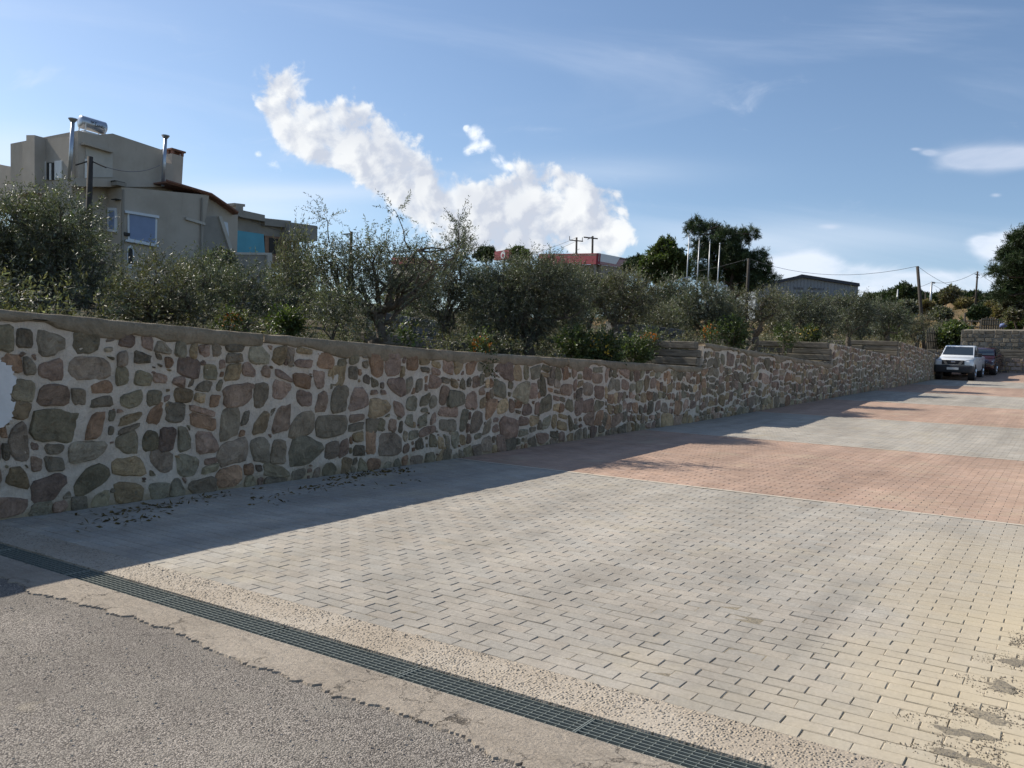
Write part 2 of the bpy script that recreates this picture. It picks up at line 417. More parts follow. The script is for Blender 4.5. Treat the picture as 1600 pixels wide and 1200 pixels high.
def b_soil(n, p, b):
    fi = n.noise(p, 14, 6, 0.7); big = n.noise(p, 0.25, 4, 0.6)
    c = n.mix(n.ramp(big, 0.35, 0.65), (0.095, 0.072, 0.045), (0.07, 0.07, 0.034))
    hill = n.ramp(n.sep(p)[1], 58, 75)
    c = n.mix(hill, c, n.mix(n.ramp(n.noise(p, 0.12, 6, 0.7), 0.35, 0.65), (0.27, 0.185, 0.105), (0.12, 0.10, 0.05)))
    c = n.mix(1.0, c, n.gray(n.ramp(fi, 0.2, 0.8, 0.55, 1.35, False)), 'MULTIPLY')
    setb(n, b, c, 0.95, 0.1, None, fi, 0.05, 1.0)
M_SOIL = material('dry_soil', b_soil)

def b_drystone(n, p, b):
    t = tint(n); f = n.noise(p, 9, 5, 0.7); setb(n, b, n.mix(1.0, t, n.gray(n.ramp(f, 0.2, 0.8, 0.7, 1.25, False)), 'MULTIPLY'), .92, .15, None, f, .05, .8)
M_DRYST = material('dry_stone', b_drystone)

# ------------------------------------------------------------------ terrain
def T(X, Y):
    """height of the land"""
    X = np.asarray(X, float); Y = np.asarray(Y, float)
    lot = gz(X, Y) - 0.12
    terr = np.where(Y < 20.5, 1.68 + .011 * np.clip(Y - 8, 0, 12), np.where(Y < 30.7, 2.46, np.where(Y < 40.3, 3.15, 3.85 + .02 * np.clip(Y - 39.6, 0, 15))))
    smooth = 1.72 + .066 * np.clip(Y - 16, -30, 45)
    d = np.clip(-8.5 - X, 0, 60)
    k = np.clip((-9.0 - X) / 6.0, 0, 1); k = k * k * (3 - 2 * k)
    gard = terr * (1 - k) + np.maximum(smooth, 1.7) * k + .07 * d
    hill = (6.3 + 2.9 * np.clip((X + 30) / 18.0, 0, 1)) * (np.clip((Y - 57) / 55.0, 0, 1) ** 1.15) - 0.066 * np.clip(Y - 57, 0, 4) + .02 * np.clip(Y - 112, 0, 400)
    k2 = np.clip((Y - 56.5) / 4.0, 0, 1); k2 = k2 * k2 * (3 - 2 * k2)
    far = 3.9 + hill + .03 * np.clip(d, 0, 30)
    w = WX(Y) - 0.30
    base = np.where(X < w, gard, lot)
    k2 = np.where(X < w, np.clip((Y - 50) / 15, 0, 1), k2)
    return base * (1 - k2) + far * k2
xs = np.concatenate([np.linspace(-420, -62, 30), np.linspace(-58, -16, 30), np.linspace(-15, -8.2, 14), np.linspace(-7.9, -5.0, 24), np.linspace(-4, 30, 18), np.linspace(40, 420, 24)])
ys = np.concatenate([np.linspace(-420, -40, 16), np.linspace(-35, 0, 12), np.linspace(1, 60, 100), np.linspace(62, 130, 40), np.linspace(145, 520, 20)])
Xg, Yg = np.meshgrid(xs, ys)
Zg = T(Xg, Yg) + np.where((Yg > 62), RNG.normal(0, .18, Xg.shape), 0)
_ins = (Xg < WX(Yg) + 0.35) & (Xg > WX(Yg) - 0.30) & (Yg < 57)
Zg = np.where(_ins, gz(Xg, Yg) - .12, Zg)
V = np.stack([Xg, Yg, Zg], -1).reshape(-1, 3); i_ = np.arange(len(xs) * len(ys)).reshape(len(ys), len(xs))
tag(link('ground', npmesh('ground', V, np.stack([i_[:-1, :-1], i_[:-1, 1:], i_[1:, 1:], i_[1:, :-1]], -1).reshape(-1, 4)), M_SOIL, None, True), kind='structure')

# road and strips
XL, XR = -7.48, 14.0
def edge_noise(X):
    r = np.random.default_rng(2); out = 0.03 * np.sin(X * 1.3 + .4)
    for fq, am in ((1.5, .035), (4, .02), (9, .012), (20, .008), (33, .004)):
        k = np.arange(-9, 15, 1 / fq); out = out + np.interp(X, k, r.normal(0, am, len(k)))
    return out
sheet('asphalt_road', XL, XR, -2.0, 3.0, 40, 90, lambda X, Y: gz(X, Y) - 0.013, M_ASPH)
sheet('asphalt_road', XL, XR, -40, -2.0, 40, 60, lambda X, Y: gz(X, Y) - 0.013, M_ASPH)
def concrete_strip():
    xs = np.arange(XL, XR, 0.014); V = []; Q = []
    near = 2.80 + edge_noise(xs) + RNG.normal(0, .007, len(xs))
    for j, k in enumerate((-0.012, 0.0, 0.03, 0.12)):
        yy = near + k; zz = gz(xs, yy) + (-0.03 if j == 0 else (-0.004 if j == 1 else (-0.002 if j == 2 else 0.0)))
        V.append(np.stack([xs, yy, zz], -1))
    yy = np.full_like(xs, 3.095); V.append(np.stack([xs, yy, gz(xs, yy)], -1))
    V.append(np.stack([xs, yy, gz(xs, yy) - .12], -1))
    V = np.concatenate(V); k = len(xs); i = np.arange(6 * k).reshape(6, k)
    Q = np.stack([i[:-1, :-1], i[:-1, 1:], i[1:, 1:], i[1:, :-1]], -1).reshape(-1, 4)
    tag(link('concrete_strip', npmesh('concrete_strip', V, Q), M_CONC), kind='structure')
concrete_strip()
CH0, CH1 = 3.095, 3.30
PAV0 = 3.62
def aggregate_strip():
    xs = np.arange(XL, XR, 0.06)
    rows = [(CH1, -.12), (CH1, 0.0), (CH1 + .03, 0.002), (3.45, 0.0), (PAV0 + 0.02, -0.002), (PAV0 + .02, -.08)]
    V = np.concatenate([np.stack([xs, np.full_like(xs, y), gz(xs, np.full_like(xs, y)) + dz], -1) for y, dz in rows])
    k = len(xs); i = np.arange(len(rows) * k).reshape(len(rows), k)
    Q = np.stack([i[:-1, :-1], i[:-1, 1:], i[1:, 1:], i[1:, :-1]], -1).reshape(-1, 4)
    tag(link('aggregate_strip', npmesh('aggregate_strip', V, Q), M_AGGR), kind='structure')
aggregate_strip()
M_CHAN = plain('channel_dark', (0.05, 0.047, 0.042), 0.9, var=0.3)
sheet('drain_channel', XL, XR, CH0 - .005, CH1 + .005, 40, 2, lambda X, Y: gz(X, Y) - 0.10, M_CHAN)

# ------------------------------------------------------------------ drain grates (one metre sections)
def b_galv(n, p, b):
    c = n.mix(n.noise(p, 30, 4, 0.6), (0.17, 0.185, 0.165), (0.30, 0.32, 0.28)); setb(n, b, c, 0.5, 0.5, 0.3)
M_GALV = material('galvanised_steel', b_galv)
GW = CH1 - CH0
def grate_meshes():
    fr = MB(); L = 0.985
    fr.box((-L / 2, 0.006, -.03), (L / 2, 0.011, 0)); fr.box((-L / 2, GW - .011, -.03), (L / 2, GW - .006, 0))
    fr.box((-L / 2, .011, -.03), (-L / 2 + .005, GW - .011, 0.0008)); fr.box((L / 2 - .005, .011, -.03), (L / 2, GW - .011, .0008))
    bar = MB(); bar.box((-L / 2 + .005, -.0026, -.028), (L / 2 - .005, 0.0026, -.0005))
    cr = MB()
    k = 19
    for i in range(1, k):
        x = -L / 2 + L * i / k; cr.box((x - .002, .0112, -.027), (x + .002, GW - .0112, -.006))
    return fr.mesh('grate_frame'), bar.mesh('grate_bar'), cr.mesh('cross_bars')
gfm, gbm, gcm = grate_meshes()
for q in (gfm, gbm, gcm): q.materials.append(M_GALV)
joints = [-7.45, -6.45, -5.46, -4.5, -3.55, -2.6, -1.63, -0.66, 0.32, 1.3, 2.28]
gl = ['galvanised grate section in deep shade at the foot of the stone wall', 'shaded galvanised grate section one short of the wall foot', 'grate section crossed by the edge of the wall shadow',
      'first fully sunlit grate section right of the wall shadow', 'second fully sunlit grate section right of the wall shadow', 'third fully sunlit grate section right of the wall shadow',
      'nearest galvanised grate section, its dark square cells clearly open', 'drain grate section beside the sandy end of the paving', 'drain grate section right of the sandy paving', 'last drain grate section to the right']
for i in range(len(joints) - 1):
    xc = (joints[i] + joints[i + 1]) / 2
    o = thing('drain_grate', gl[i], 'drain grate', (xc, CH0, float(gz(xc, CH0)) - 0.004), 'grate sections in the drain channel')
    o.rotation_euler = (0, -math.atan(.009), 0)
    link('frame', gfm, None, o)
    for k in range(1, 6):
        bo = link('bar', gbm, None, o); bo.location = (0, .011 + (GW - .022) * k / 6, 0)
    tag(link('cross_bars', gcm, None, o), kind='stuff')

# ------------------------------------------------------------------ paving
BANDS = [(PAV0, 10.0, 'g'), (10.0, 16.6, 'r'), (16.6, 23.3, 'g'), (23.3, 29.4, 'r'), (29.4, 35.6, 'g'), (35.6, 42.3, 'r'), (42.3, 49.0, 'g'), (49.0, 58.0, 'r')]
lot = bpy.data.objects.new('paved_lot', None); COL.objects.link(lot); tag(lot, kind='structure')
GEO_END = 29.4
xl_of = lambda Y: WX(Y) - 0.06
def paving():
    # bedding sand under the loose blocks and plain sheets beyond
    o = sheet('bedding_sand', -7.56, XR, PAV0 + .021, 23.3, 60, 60, lambda X, Y: gz(X, Y) - 0.0036, M_SAND, parent=lot)
    for (a, b, c) in BANDS:
        if b <= 24: continue
        if b <= GEO_END:
            sheet('bedding_sand', -7.56, 3.0, a, b, 30, 30, lambda X, Y: gz(X, Y) - 0.0036, M_SAND, parent=lot)
            sheet('paving_sheet', 3.0, XR, a, b, 20, 20, lambda X, Y: gz(X, Y), M_PGREY if c == 'g' else M_PRED, parent=lot); continue
        sheet('paving_sheet', -7.2, XR, a, b, 50, 30, lambda X, Y: gz(X, Y), M_PGREY if c == 'g' else M_PRED, parent=lot)
    # blocks: tint, place; nearest ones singly
    L, W, G = 0.2, 0.1, 0.0038
    items = []
    holes = []
    for (a, b, c) in BANDS:
        if a >= GEO_END: continue
        rows = int(round((b - a - .07) / W)); w = (b - a - .07) / rows
        for r in range(rows):
            y = a + .07 + (r + .5) * w if a > PAV0 else a + (r + .5) * (b - a) / rows
            x0 = -7.56 + (0.1 if r % 2 else 0)
            for kx in range(int((10.4 if y < 23 else 10.4) / L)):
                x = x0 + kx * L
                if x > 2.9 or x - L / 2 < xl_of(y) - .15: continue
                if any(((x - hx) / rx) ** 2 + ((y - hy) / ry) ** 2 < 1 for hx, hy, rx, ry in holes): continue
                items.append((x, y, w, c))
    A = np.array([(x, y, w, 0 if c == 'g' else 1) for x, y, w, c in items])
    n = len(A)
    col = np.where(A[:, 3:4] == 0, np.array([GREY]), np.array([RED]))
    lum = np.exp(RNG.normal(0, .035, (n, 1))); warm = RNG.normal(0, .014, (n, 1))
    col = col * lum * np.concatenate([1 + warm, np.ones((n, 1)), 1 - warm], 1)
    tilt = RNG.normal(0, .0045, (n, 2)); dz = RNG.normal(0, .0009, n); rot = RNG.normal(0, .006, n); jx = RNG.normal(0, .0014, n)
    # template: 3 rings of four corners
    def tmpl(w):
        hx, hy = L / 2 - G / 2, w / 2 - G / 2; bv = .0035
        return np.array([(-hx, -hy, -.03), (hx, -hy, -.03), (hx, hy, -.03), (-hx, hy, -.03), (-hx, -hy, -.003), (hx, -hy, -.003), (hx, hy, -.003), (-hx, hy, -.003),
                         (-hx + bv, -hy + bv, 0), (hx - bv, -hy + bv, 0), (hx - bv, hy - bv, 0), (-hx + bv, hy - bv, 0)])
    FQ = np.array([(0, 1, 5, 4), (1, 2, 6, 5), (2, 3, 7, 6), (3, 0, 4, 7), (4, 5, 9, 8), (5, 6, 10, 9), (6, 7, 11, 10), (7, 4, 8, 11), (8, 9, 10, 11)])
    base = tmpl(0.1)
    Z = gz(A[:, 0], A[:, 1])
    zy = (gz(A[:, 0], A[:, 1] + .05) - gz(A[:, 0], A[:, 1] - .05)) / .1
    # which can be picked out singly: nearest inside the picture
    P = np.stack([A[:, 0], A[:, 1], Z], 1) - CP; C = P @ CM
    px, py = 800 + F * C[:, 0] / -C[:, 2], 600 - F * C[:, 1] / -C[:, 2]
    inn = (px > 0) & (px < 1600) & (py < 1200) & (C[:, 2] < 0)
    dist = np.where(inn, np.hypot(A[:, 0], A[:, 1]), 1e9)
    single = set(np.argsort(dist)[:298].tolist())
    ms = {}
    for idx in single:
        x, y, w, c = A[idx]
        key = random.randrange(14)
        if key not in ms:
            me = npmesh('paver', tmpl(w) + np.concatenate([np.zeros((8, 3)), RNG.normal(0, .0012, (4, 3))]), FQ, np.tile(col[idx], (9, 1)))
            me.materials.append(M_PAVER); ms[key] = me
        o = link('paver', ms[key], None, lot); o.location = (x + jx[idx], y, Z[idx] + dz[idx])
        o.rotation_euler = (math.atan(zy[idx]) + tilt[idx, 0], tilt[idx, 1] - .009, rot[idx])
    keep = np.array([i for i in range(n) if i not in single])
    for nm, lo, hi, in (('paver', 0, 1e9),):
        K = keep
        B = np.repeat(base[None], len(K), 0).copy()
        B[:, :, 1] *= (A[K, 2] / 0.1)[:, None]
        ca, sa = np.cos(rot[K])[:, None], np.sin(rot[K])[:, None]
        bx = B[:, :, 0] * ca - B[:, :, 1] * sa; by = B[:, :, 0] * sa + B[:, :, 1] * ca
        bz = B[:, :, 2] + bx * (tilt[K, 1][:, None] + .009) + by * (tilt[K, 0][:, None] + zy[K][:, None])
        V = np.stack([bx + (A[K, 0] + jx[K])[:, None], by + A[K, 1][:, None], bz + (Z[K] + dz[K])[:, None]], -1).reshape(-1, 3)
        Q = (FQ[None] + (np.arange(len(K)) * 12)[:, None, None]).reshape(-1, 4)
        tag(link('paving_blocks', npmesh('paving_blocks', V, Q, np.repeat(col[K], 9, 0)), M_PAVER, lot), kind='stuff')
    for (a, b, c) in BANDS[1:]:
        if a > 50: continue
        e = sheet('edging_strip', float(WX(a)) - .02, XR, a - 0.0, a + .066, 60, 2, lambda X, Y: gz(X, Y) + .003, M_EDGE, parent=lot)
paving()

# ------------------------------------------------------------------ stone walls
def b_stone(n, p, b):
    t = tint(n)
    a = n.noise(p, 7, 6, 0.68, 0.6); f = n.noise(p, 38, 6, 0.75); s = n.noise(n.vm('ADD', p, (3.1, 7.7, 1.3)), 16, 5, 0.7, 1.0)
    c = n.mix(1.0, t, n.gray(n.ramp(a, 0.25, 0.75, 0.5, 1.55, False)), 'MULTIPLY')
    c = n.mix(n.m('MULTIPLY', n.ramp(s, 0.56, 0.7), 0.55), c, (0.24, 0.15, 0.085))
    c = n.mix(n.m('MULTIPLY', n.ramp(n.noise(n.vm('ADD', p, (9, 2, 5)), 11, 6, 0.7), 0.58, 0.72), 0.6), c, (0.105, 0.115, 0.10))
    c = n.mix(n.m('MULTIPLY', n.ramp(f, 0.60, 0.74), 0.5), c, (0.42, 0.38, 0.33))
    c = n.mix(1.0, c, n.gray(n.ramp(f, 0.2, 0.8, 0.75, 1.22, False)), 'MULTIPLY')
    setb(n, b, c, 0.9, 0.2, None, n.m('ADD', n.m('MULTIPLY', f, 0.6), n.m('MULTIPLY', a, 1.4)), 0.05, 1.0)
M_STONE = material('field_stone', b_stone)
def b_mortar(n, p, b):
    a = n.noise(p, 4, 6, 0.7, 0.4); f = n.noise(p, 40, 6, 0.75); w = n.noise(n.scale(p, (1, 1, 0.35)), 9, 5, 0.7)
    c = n.mix(n.ramp(a, 0.3, 0.7), (0.60, 0.515, 0.425), (0.75, 0.66, 0.555))
    c = n.mix(n.m('MULTIPLY', n.ramp(w, 0.55, 0.75), 0.4), c, (0.42, 0.35, 0.28))
    c = n.mix(1.0, c, n.gray(n.ramp(f, 0.2, 0.8, 0.82, 1.15, False)), 'MULTIPLY')
    # ochre soil stain along the foot of the wall
    hz = n.new('ShaderNodeAttribute'); hz.attribute_name = 'foot'
    st = n.m('MULTIPLY', n.ramp(n.m('ADD', hz.outputs['Fac'], n.m('MULTIPLY', n.m('SUBTRACT', a, 0.5), 0.3)), 0.02, 0.26, 1, 0), 0.75)
    c = n.mix(st, c, (0.34, 0.26, 0.145))
    setb(n, b, c, 0.93, 0.15, None, n.m('ADD', n.m('ADD', n.m('MULTIPLY', f, 0.4), a), n.m('MULTIPLY', w, 0.7)), 0.07, 0.9)
M_MORTAR = material('lime_mortar', b_mortar)
def b_cop(n, p, b):
    a = n.noise(p, 3, 6, 0.7, 0.5); f = n.noise(p, 35, 6, 0.75); w = n.noise(n.scale(p, (1, 0.5, 2.5)), 5, 5, 0.7)
    c = n.mix(n.ramp(a, 0.3, 0.7), (0.22, 0.18, 0.125), (0.36, 0.30, 0.22))
    c = n.mix(n.m('MULTIPLY', n.ramp(w, 0.5, 0.72), 0.55), c, (0.25, 0.175, 0.115))
    c = n.mix(n.m('MULTIPLY', n.ramp(n.noise(p, 13, 5, 0.7), 0.6, 0.72), 0.6), c, (0.10, 0.095, 0.08))
    c = n.mix(1.0, c, n.gray(n.ramp(f, 0.2, 0.8, 0.75, 1.2, False)), 'MULTIPLY')
    setb(n, b, c, 0.92, 0.2, None, n.m('ADD', n.m('MULTIPLY', f, 0.4), a), 0.05, 1.0)
M_COPING = material('weathered_coping', b_cop)
M_PLASTER = plain('white_plaster', (0.62, 0.61, 0.60), 0.85, var=0.08, scale=9, bump=0.01)
PALETTE = [(.165, .15, .105), (.15, .135, .098), (.19, .145, .112), (.20, .148, .118), (.18, .155, .118), (.215, .17, .112), (.205, .14, .095), (.225, .18, .115), (.165, .155, .118), (.13, .115, .088), (.205, .155, .125), (.16, .135, .108), (.175, .135, .112), (.155, .14, .11)]

def clip_poly(P, a, b, c):
    out = []
    k = len(P)
    for i in range(k):
        p, q = P[i], P[(i + 1) % k]
        dp, dq = a * p[0] + b * p[1] - c, a * q[0] + b * q[1] - c
        if dp <= 0: out.append(p)
        if (dp < 0 < dq) or (dq < 0 < dp):
            t = dp / (dp - dq); out.append((p[0] + t * (q[0] - p[0]), p[1] + t * (q[1] - p[1])))
    return out

def stone_cells(y0, y1, zlo, zhi, hs, rng):
    """rough coursed rubble: short runs of courses, blocks split and knocked out of true"""
    cells = []; y = y0
    while y < y1 - .05:
        Lp = min(rng.uniform(.7, 1.7), y1 - y)
        if y1 - y - Lp < .35: Lp = y1 - y
        H = zhi(y + Lp / 2) - zlo(y + Lp / 2); hh = []
        while sum(hh) < H - hs[0] * .6: hh.append(rng.uniform(*hs) * (1.25 if rng.random() < .2 else 1))
        hh = np.array(hh) * H / sum(hh); rng.shuffle(hh); zz = np.concatenate([[0], np.cumsum(hh)]) / H
        ph = rng.uniform(0, 6.28, len(zz)); am = rng.uniform(.0, .03, len(zz)); am[0] = am[-1] = 0
        def P(a, v, k=None):
            yy = y + a; lo, hi = zlo(yy), zhi(yy); return (yy, lo + (hi - lo) * v)
        for r in range(len(hh)):
            a = 0.0
            while a < Lp - .04:
                w = hh[r] * rng.uniform(.65, 1.75)
                if Lp - a - w < .11: w = Lp - a
                b = a + w; v0, v1 = zz[r], zz[r + 1]
                def quad(a, b, v0, v1):
                    j = min(b - a, (v1 - v0) * H) * .19
                    c = [P(a, v0), P(b, v0), P(b, v1), P(a, v1)]
                    return [(p[0] + rng.uniform(-j, j), p[1] + rng.uniform(-j, j) + am[r] * math.sin(ph[r] + p[0] * 4)) for p in c]
                q = rng.random()
                if hh[r] > .22 and q < .14: m = v0 + (v1 - v0) * rng.uniform(.35, .65); cells += [quad(a, b, v0, m), quad(a, b, m, v1)]
                elif hh[r] > .26 and q < .22:
                    m = v0 + (v1 - v0) * rng.uniform(.4, .6); x = a + w * rng.uniform(.4, .6)
                    cells += [quad(a, x, v0, m), quad(x, b, v0, m), quad(a, x, m, v1), quad(x, b, m, v1)]
                elif w > .24 and q < .36: x = a + w * rng.uniform(.65, .75); m = v0 + (v1 - v0) * rng.uniform(.4, .6); cells += [quad(a, x, v0, v1), quad(x, b, v0, m), quad(x, b, m, v1)]
                else:
                    c = quad(a, b, v0, v1)
                    if rng.random() < .5:        # knock off a corner, leaving a pinning stone
                        k = rng.integers(4); p, p0, p1 = np.array(c[k]), np.array(c[k - 1]), np.array(c[(k + 1) % 4]); t = rng.uniform(.3, .6)
                        A_, B_ = p + (p0 - p) * t, p + (p1 - p) * t
                        c = c[:k] + [tuple(A_), tuple(B_)] + c[k + 1:]
                        if rng.random() < .45: cells.append([tuple(p), tuple(A_ + (p - A_) * .1), tuple(B_ + (p - B_) * .1)])
                    elif rng.random() < .4:       # five-sided
                        k = rng.integers(4); p, p1 = np.array(c[k]), np.array(c[(k + 1) % 4]); d = p1 - p; nn = np.array([d[1], -d[0]]) * rng.uniform(.02, .10)
                        c = c[:k + 1] + [tuple((p + p1) / 2 + nn)] + c[k + 1:]
                    cells.append(c)
                if rng.random() < .34:            # pinning stones pressed into the joint
                    for _ in range(rng.integers(1, 3)):
                        cy, cz = P(b + rng.normal(0, .02), v1 + rng.normal(0, .02)); e = rng.uniform(.028, .05); t0 = rng.uniform(0, 6.28)
                        if zlo(cy) + .06 < cz < zhi(cy) - .05: cells.append([(cy + e * rng.uniform(.7, 1.5) * math.cos(t0 + k * 1.26), cz + e * rng.uniform(.6, 1.0) * math.sin(t0 + k * 1.26)) for k in range(5)])
                a = b
        y += Lp
    def warp(p):
        y, z = p; lo, hi = zlo(y), zhi(y); e = min(1, max(0, (z - lo) / .2)) * min(1, max(0, (hi - z) / .2))
        return (y + .035 * math.sin(z * 6.3 + 1.7 * math.sin(y * 3.1)), z + e * .045 * math.sin(y * 4.1 + 1.3 * math.sin(z * 5)))
    return [([warp(p) for p in c], 0) for c in cells]

def shape_stone(P, gap, rng, nv):
    P = np.array(P); a2 = 0; cx = cy = 0
    for i in range(len(P)):
        p, q = P[i], P[(i + 1) % len(P)]; w = p[0] * q[1] - q[0] * p[1]; a2 += w; cx += (p[0] + q[0]) * w; cy += (p[1] + q[1]) * w
    if abs(a2) < 1e-5: return None
    c = np.array([cx, cy]) / (3 * a2); area = abs(a2) / 2; rm = math.sqrt(area / math.pi)
    k = 1 - gap / max(rm, .04)
    if k < 0.35 or area < 0.0022: return None
    Q = c + (P - c) * k
    for it in range(1):                       # round the corners
        R = []; cut = rng.uniform(.09, .19)
        for i in range(len(Q)):
            p, q = Q[i], Q[(i + 1) % len(Q)]; R += [p + (q - p) * cut, p + (q - p) * (1 - cut)]
        Q = np.array(R)
    # resample evenly by arc length
    d = np.linalg.norm(np.roll(Q, -1, 0) - Q, axis=1); s = np.concatenate([[0], np.cumsum(d)]); Qc = np.vstack([Q, Q[:1]])
    t = np.linspace(0, s[-1], nv, endpoint=False) + rng.uniform(0, .02)
    R = np.stack([np.interp(t % s[-1], s, Qc[:, 0]), np.interp(t % s[-1], s, Qc[:, 1])], 1)
    R = c + (R - c) * (1 + rng.normal(0, .04, (nv, 1)))
    return R, c, rm, area

def build_wall(i, label, group, rs, gap, nv, ystart, limit):
    rng = np.random.default_rng(100 + i)
    a, b, t0, t1 = SEGS[i]
    y0 = max(a, ystart)
    root = thing('stone_wall', label, 'stone wall', (float(WX(a)), a, float(gz(-7, a))), group)
    loc = np.array(root.location)
    cop = 0.15 if i == 0 else (0.15 if i == 1 else 0.0)
    zlo = lambda Y: float(gz(WX(Y), Y)) + (-0.03)
    zhi = lambda Y: float(wall_top(Y, i)) - cop - (0.0 if i else -0.035)
    # mortar body: front grid, top, back
    ys = np.arange(a, b + .001, 0.11); k = len(ys); nz = 14
    V = []; foot = []
    for j in range(nz + 1):
        for y in ys:
            lo, hi = float(gz(WX(y), y)) - .05, float(wall_top(y, i)) - (cop * .5 if cop else 0)
            z = lo + (hi - lo) * j / nz
            V.append((float(WX(y)) + rng.normal(0, .005), y, z)); foot.append(z - lo)
    for y in ys:
        hi = float(wall_top(y, i)) - (cop * .5 if cop else 0); V.append((float(WX(y)) - .38, y, hi)); foot.append(1)
    for y in ys:
        V.append((float(WX(y)) - .38, y, float(gz(WX(y), y)) - .1)); foot.append(1)
    R = nz + 3; idx = np.arange(R * k).reshape(R, k)
    Q = np.stack([idx[:-1, :-1], idx[:-1, 1:], idx[1:, 1:], idx[1:, :-1]], -1).reshape(-1, 4).tolist()
    me = bpy.data.meshes.new('mortar')
    ends = [tuple(idx[::-1, 0]), tuple(idx[:, -1])]
    me.from_pydata([tuple(np.array(v) - loc) for v in V], [], [tuple(q) for q in Q] + [tuple(int(x) for x in e) for e in ends])
    at_ = me.attributes.new('foot', 'FLOAT', 'POINT'); at_.data.foreach_set('value', np.array(foot, np.float32))
    link('mortar', me, M_MORTAR, root, False)
    # the stones
    cells = stone_cells(y0, b - 0.01, zlo, zhi, rs, rng)
    stones = []
    for P, r in cells:
        g = gap * rng.uniform(.6, 1.5) + (0.012 if rng.random() < .15 else 0)
        s = shape_stone(P, g, rng, nv)
        if s: stones.append(s)
    size = [s[3] / (5 + s[1][0] ** 2) if (s[1][0] > 2.6) else 0 for s in stones]
    order = np.argsort(size)[::-1]; single = set(order[:limit].tolist())
    rest = MB()
    for q, (Rg, c, rm, area) in enumerate(stones):
        col = np.array(PALETTE[rng.integers(len(PALETTE))]) * math.exp(rng.normal(0, .18)) * 1.72 * np.array([1.07, 1.0, .94])
        zfoot = c[1] - float(gz(-7, c[0]))
        x0 = float(WX(c[0])); pr = rng.uniform(.012, .028) * (1 if rm > .07 else .7)
        slope = rng.normal(0, .045, 2)
        vs = []
        def lay(k, dx):
            for (y, z) in c + (Rg - c) * k:
                vs.append((float(WX(y)) + dx + (slope[0] * (y - c[0]) + slope[1] * (z - c[1])) * (0 if dx < 0 else 1) + rng.normal(0, .0042), y, z))
        lay(1.03, -.02); lay(1.0, pr * .45); lay(0.86, pr * .95 + .004); lay(.5, pr * 1.1 + rng.normal(.004, .006))
        fs = []
        for r_ in range(3):
            for k_ in range(nv):
                fs.append((r_ * nv + k_, r_ * nv + (k_ + 1) % nv, (r_ + 1) * nv + (k_ + 1) % nv, (r_ + 1) * nv + k_))
        fs.append(tuple(3 * nv + k_ for k_ in range(nv)))
        if q in single:
            cc = np.array([x0, c[0], c[1]])
            mb = MB().add([np.array(v) - cc for v in vs], fs, tuple(col)); me = mb.mesh('stone')
            o = link('stone', me, M_STONE, root, False); o.location = cc - loc
        else: rest.add([np.array(v) - loc for v in vs], fs, tuple(col))
    if rest.v: tag(link('stone_chips', rest.mesh('stone_chips'), M_STONE, root, False), kind='stuff')
    return root, loc, rng
RS0 = (.165, .31)
RS1 = (.15, .29)
WALLS = []
WALLS.append(build_wall(0, 'long rubble stone wall in the foreground with a stained concrete coping', 'stepped stone walls along the lot', RS0, .0185, 16, -1.0, 296))
WALLS.append(build_wall(1, 'second stone wall along the lot, first step up, with cracked coping', 'stepped stone walls along the lot', RS1, .0165, 12, 0, 290))
WALLS.append(build_wall(2, 'third stone wall along the lot, stones bare to its top', 'stepped stone walls along the lot', RS1, .0165, 10, 0, 250))
WALLS.append(build_wall(3, 'highest stone wall of the row, ending behind the white pickup', 'stepped stone walls along the lot', RS1, .0165, 9, 0, 200))
def coping(i, pieces):
    root, loc, _ = WALLS[i]; rng = np.random.default_rng(40 + i)
    for (ya, yb) in pieces:
        ys = np.arange(ya, yb + .001, .12); ys[-1] = yb; V = []; k = len(ys)
        dep = 0.145 if i == 0 else .13
        low = dep + 0.055 * np.interp(ys, np.arange(ya - 1, yb + 1, .33), rng.normal(0, .75, len(np.arange(ya - 1, yb + 1, .33)))) + rng.normal(0, .014, k)
        prof = [(-.40, .0), (-.38, .005), (.0, .004), (.025, -.012), (.034, -.06), (.030, None), (.012, 'b'), (-.1, 'b')]
        for dx, dz in prof:
            for j, y in enumerate(ys):
                t = float(wall_top(y, i))
                if dz is None: z = t - low[j] + .02
                elif dz == 'b': z = t - low[j]
                else: z = t + dz + rng.normal(0, .004)
                V.append(np.array((float(WX(y)) + dx + rng.normal(0, .005), y, z)) - loc)
        R = len(prof); idx = np.arange(R * k).reshape(R, k)
        Q = np.stack([idx[:-1, :-1], idx[:-1, 1:], idx[1:, 1:], idx[1:, :-1]], -1).reshape(-1, 4).tolist()
        me = bpy.data.meshes.new('coping'); me.from_pydata([tuple(v) for v in V], [], [tuple(q) for q in Q] + [tuple(int(q) for q in idx[::-1, 0]), tuple(int(q) for q in idx[:, -1])])
        link('coping', me, M_COPING, root, True)
coping(0, [(-6.0, 6.35), (6.362, 13.2), (13.21, 19.78)])
coping(1, [(19.82, 21.9), (21.92, 24.2), (24.22, 27.0), (27.02, 29.98)])
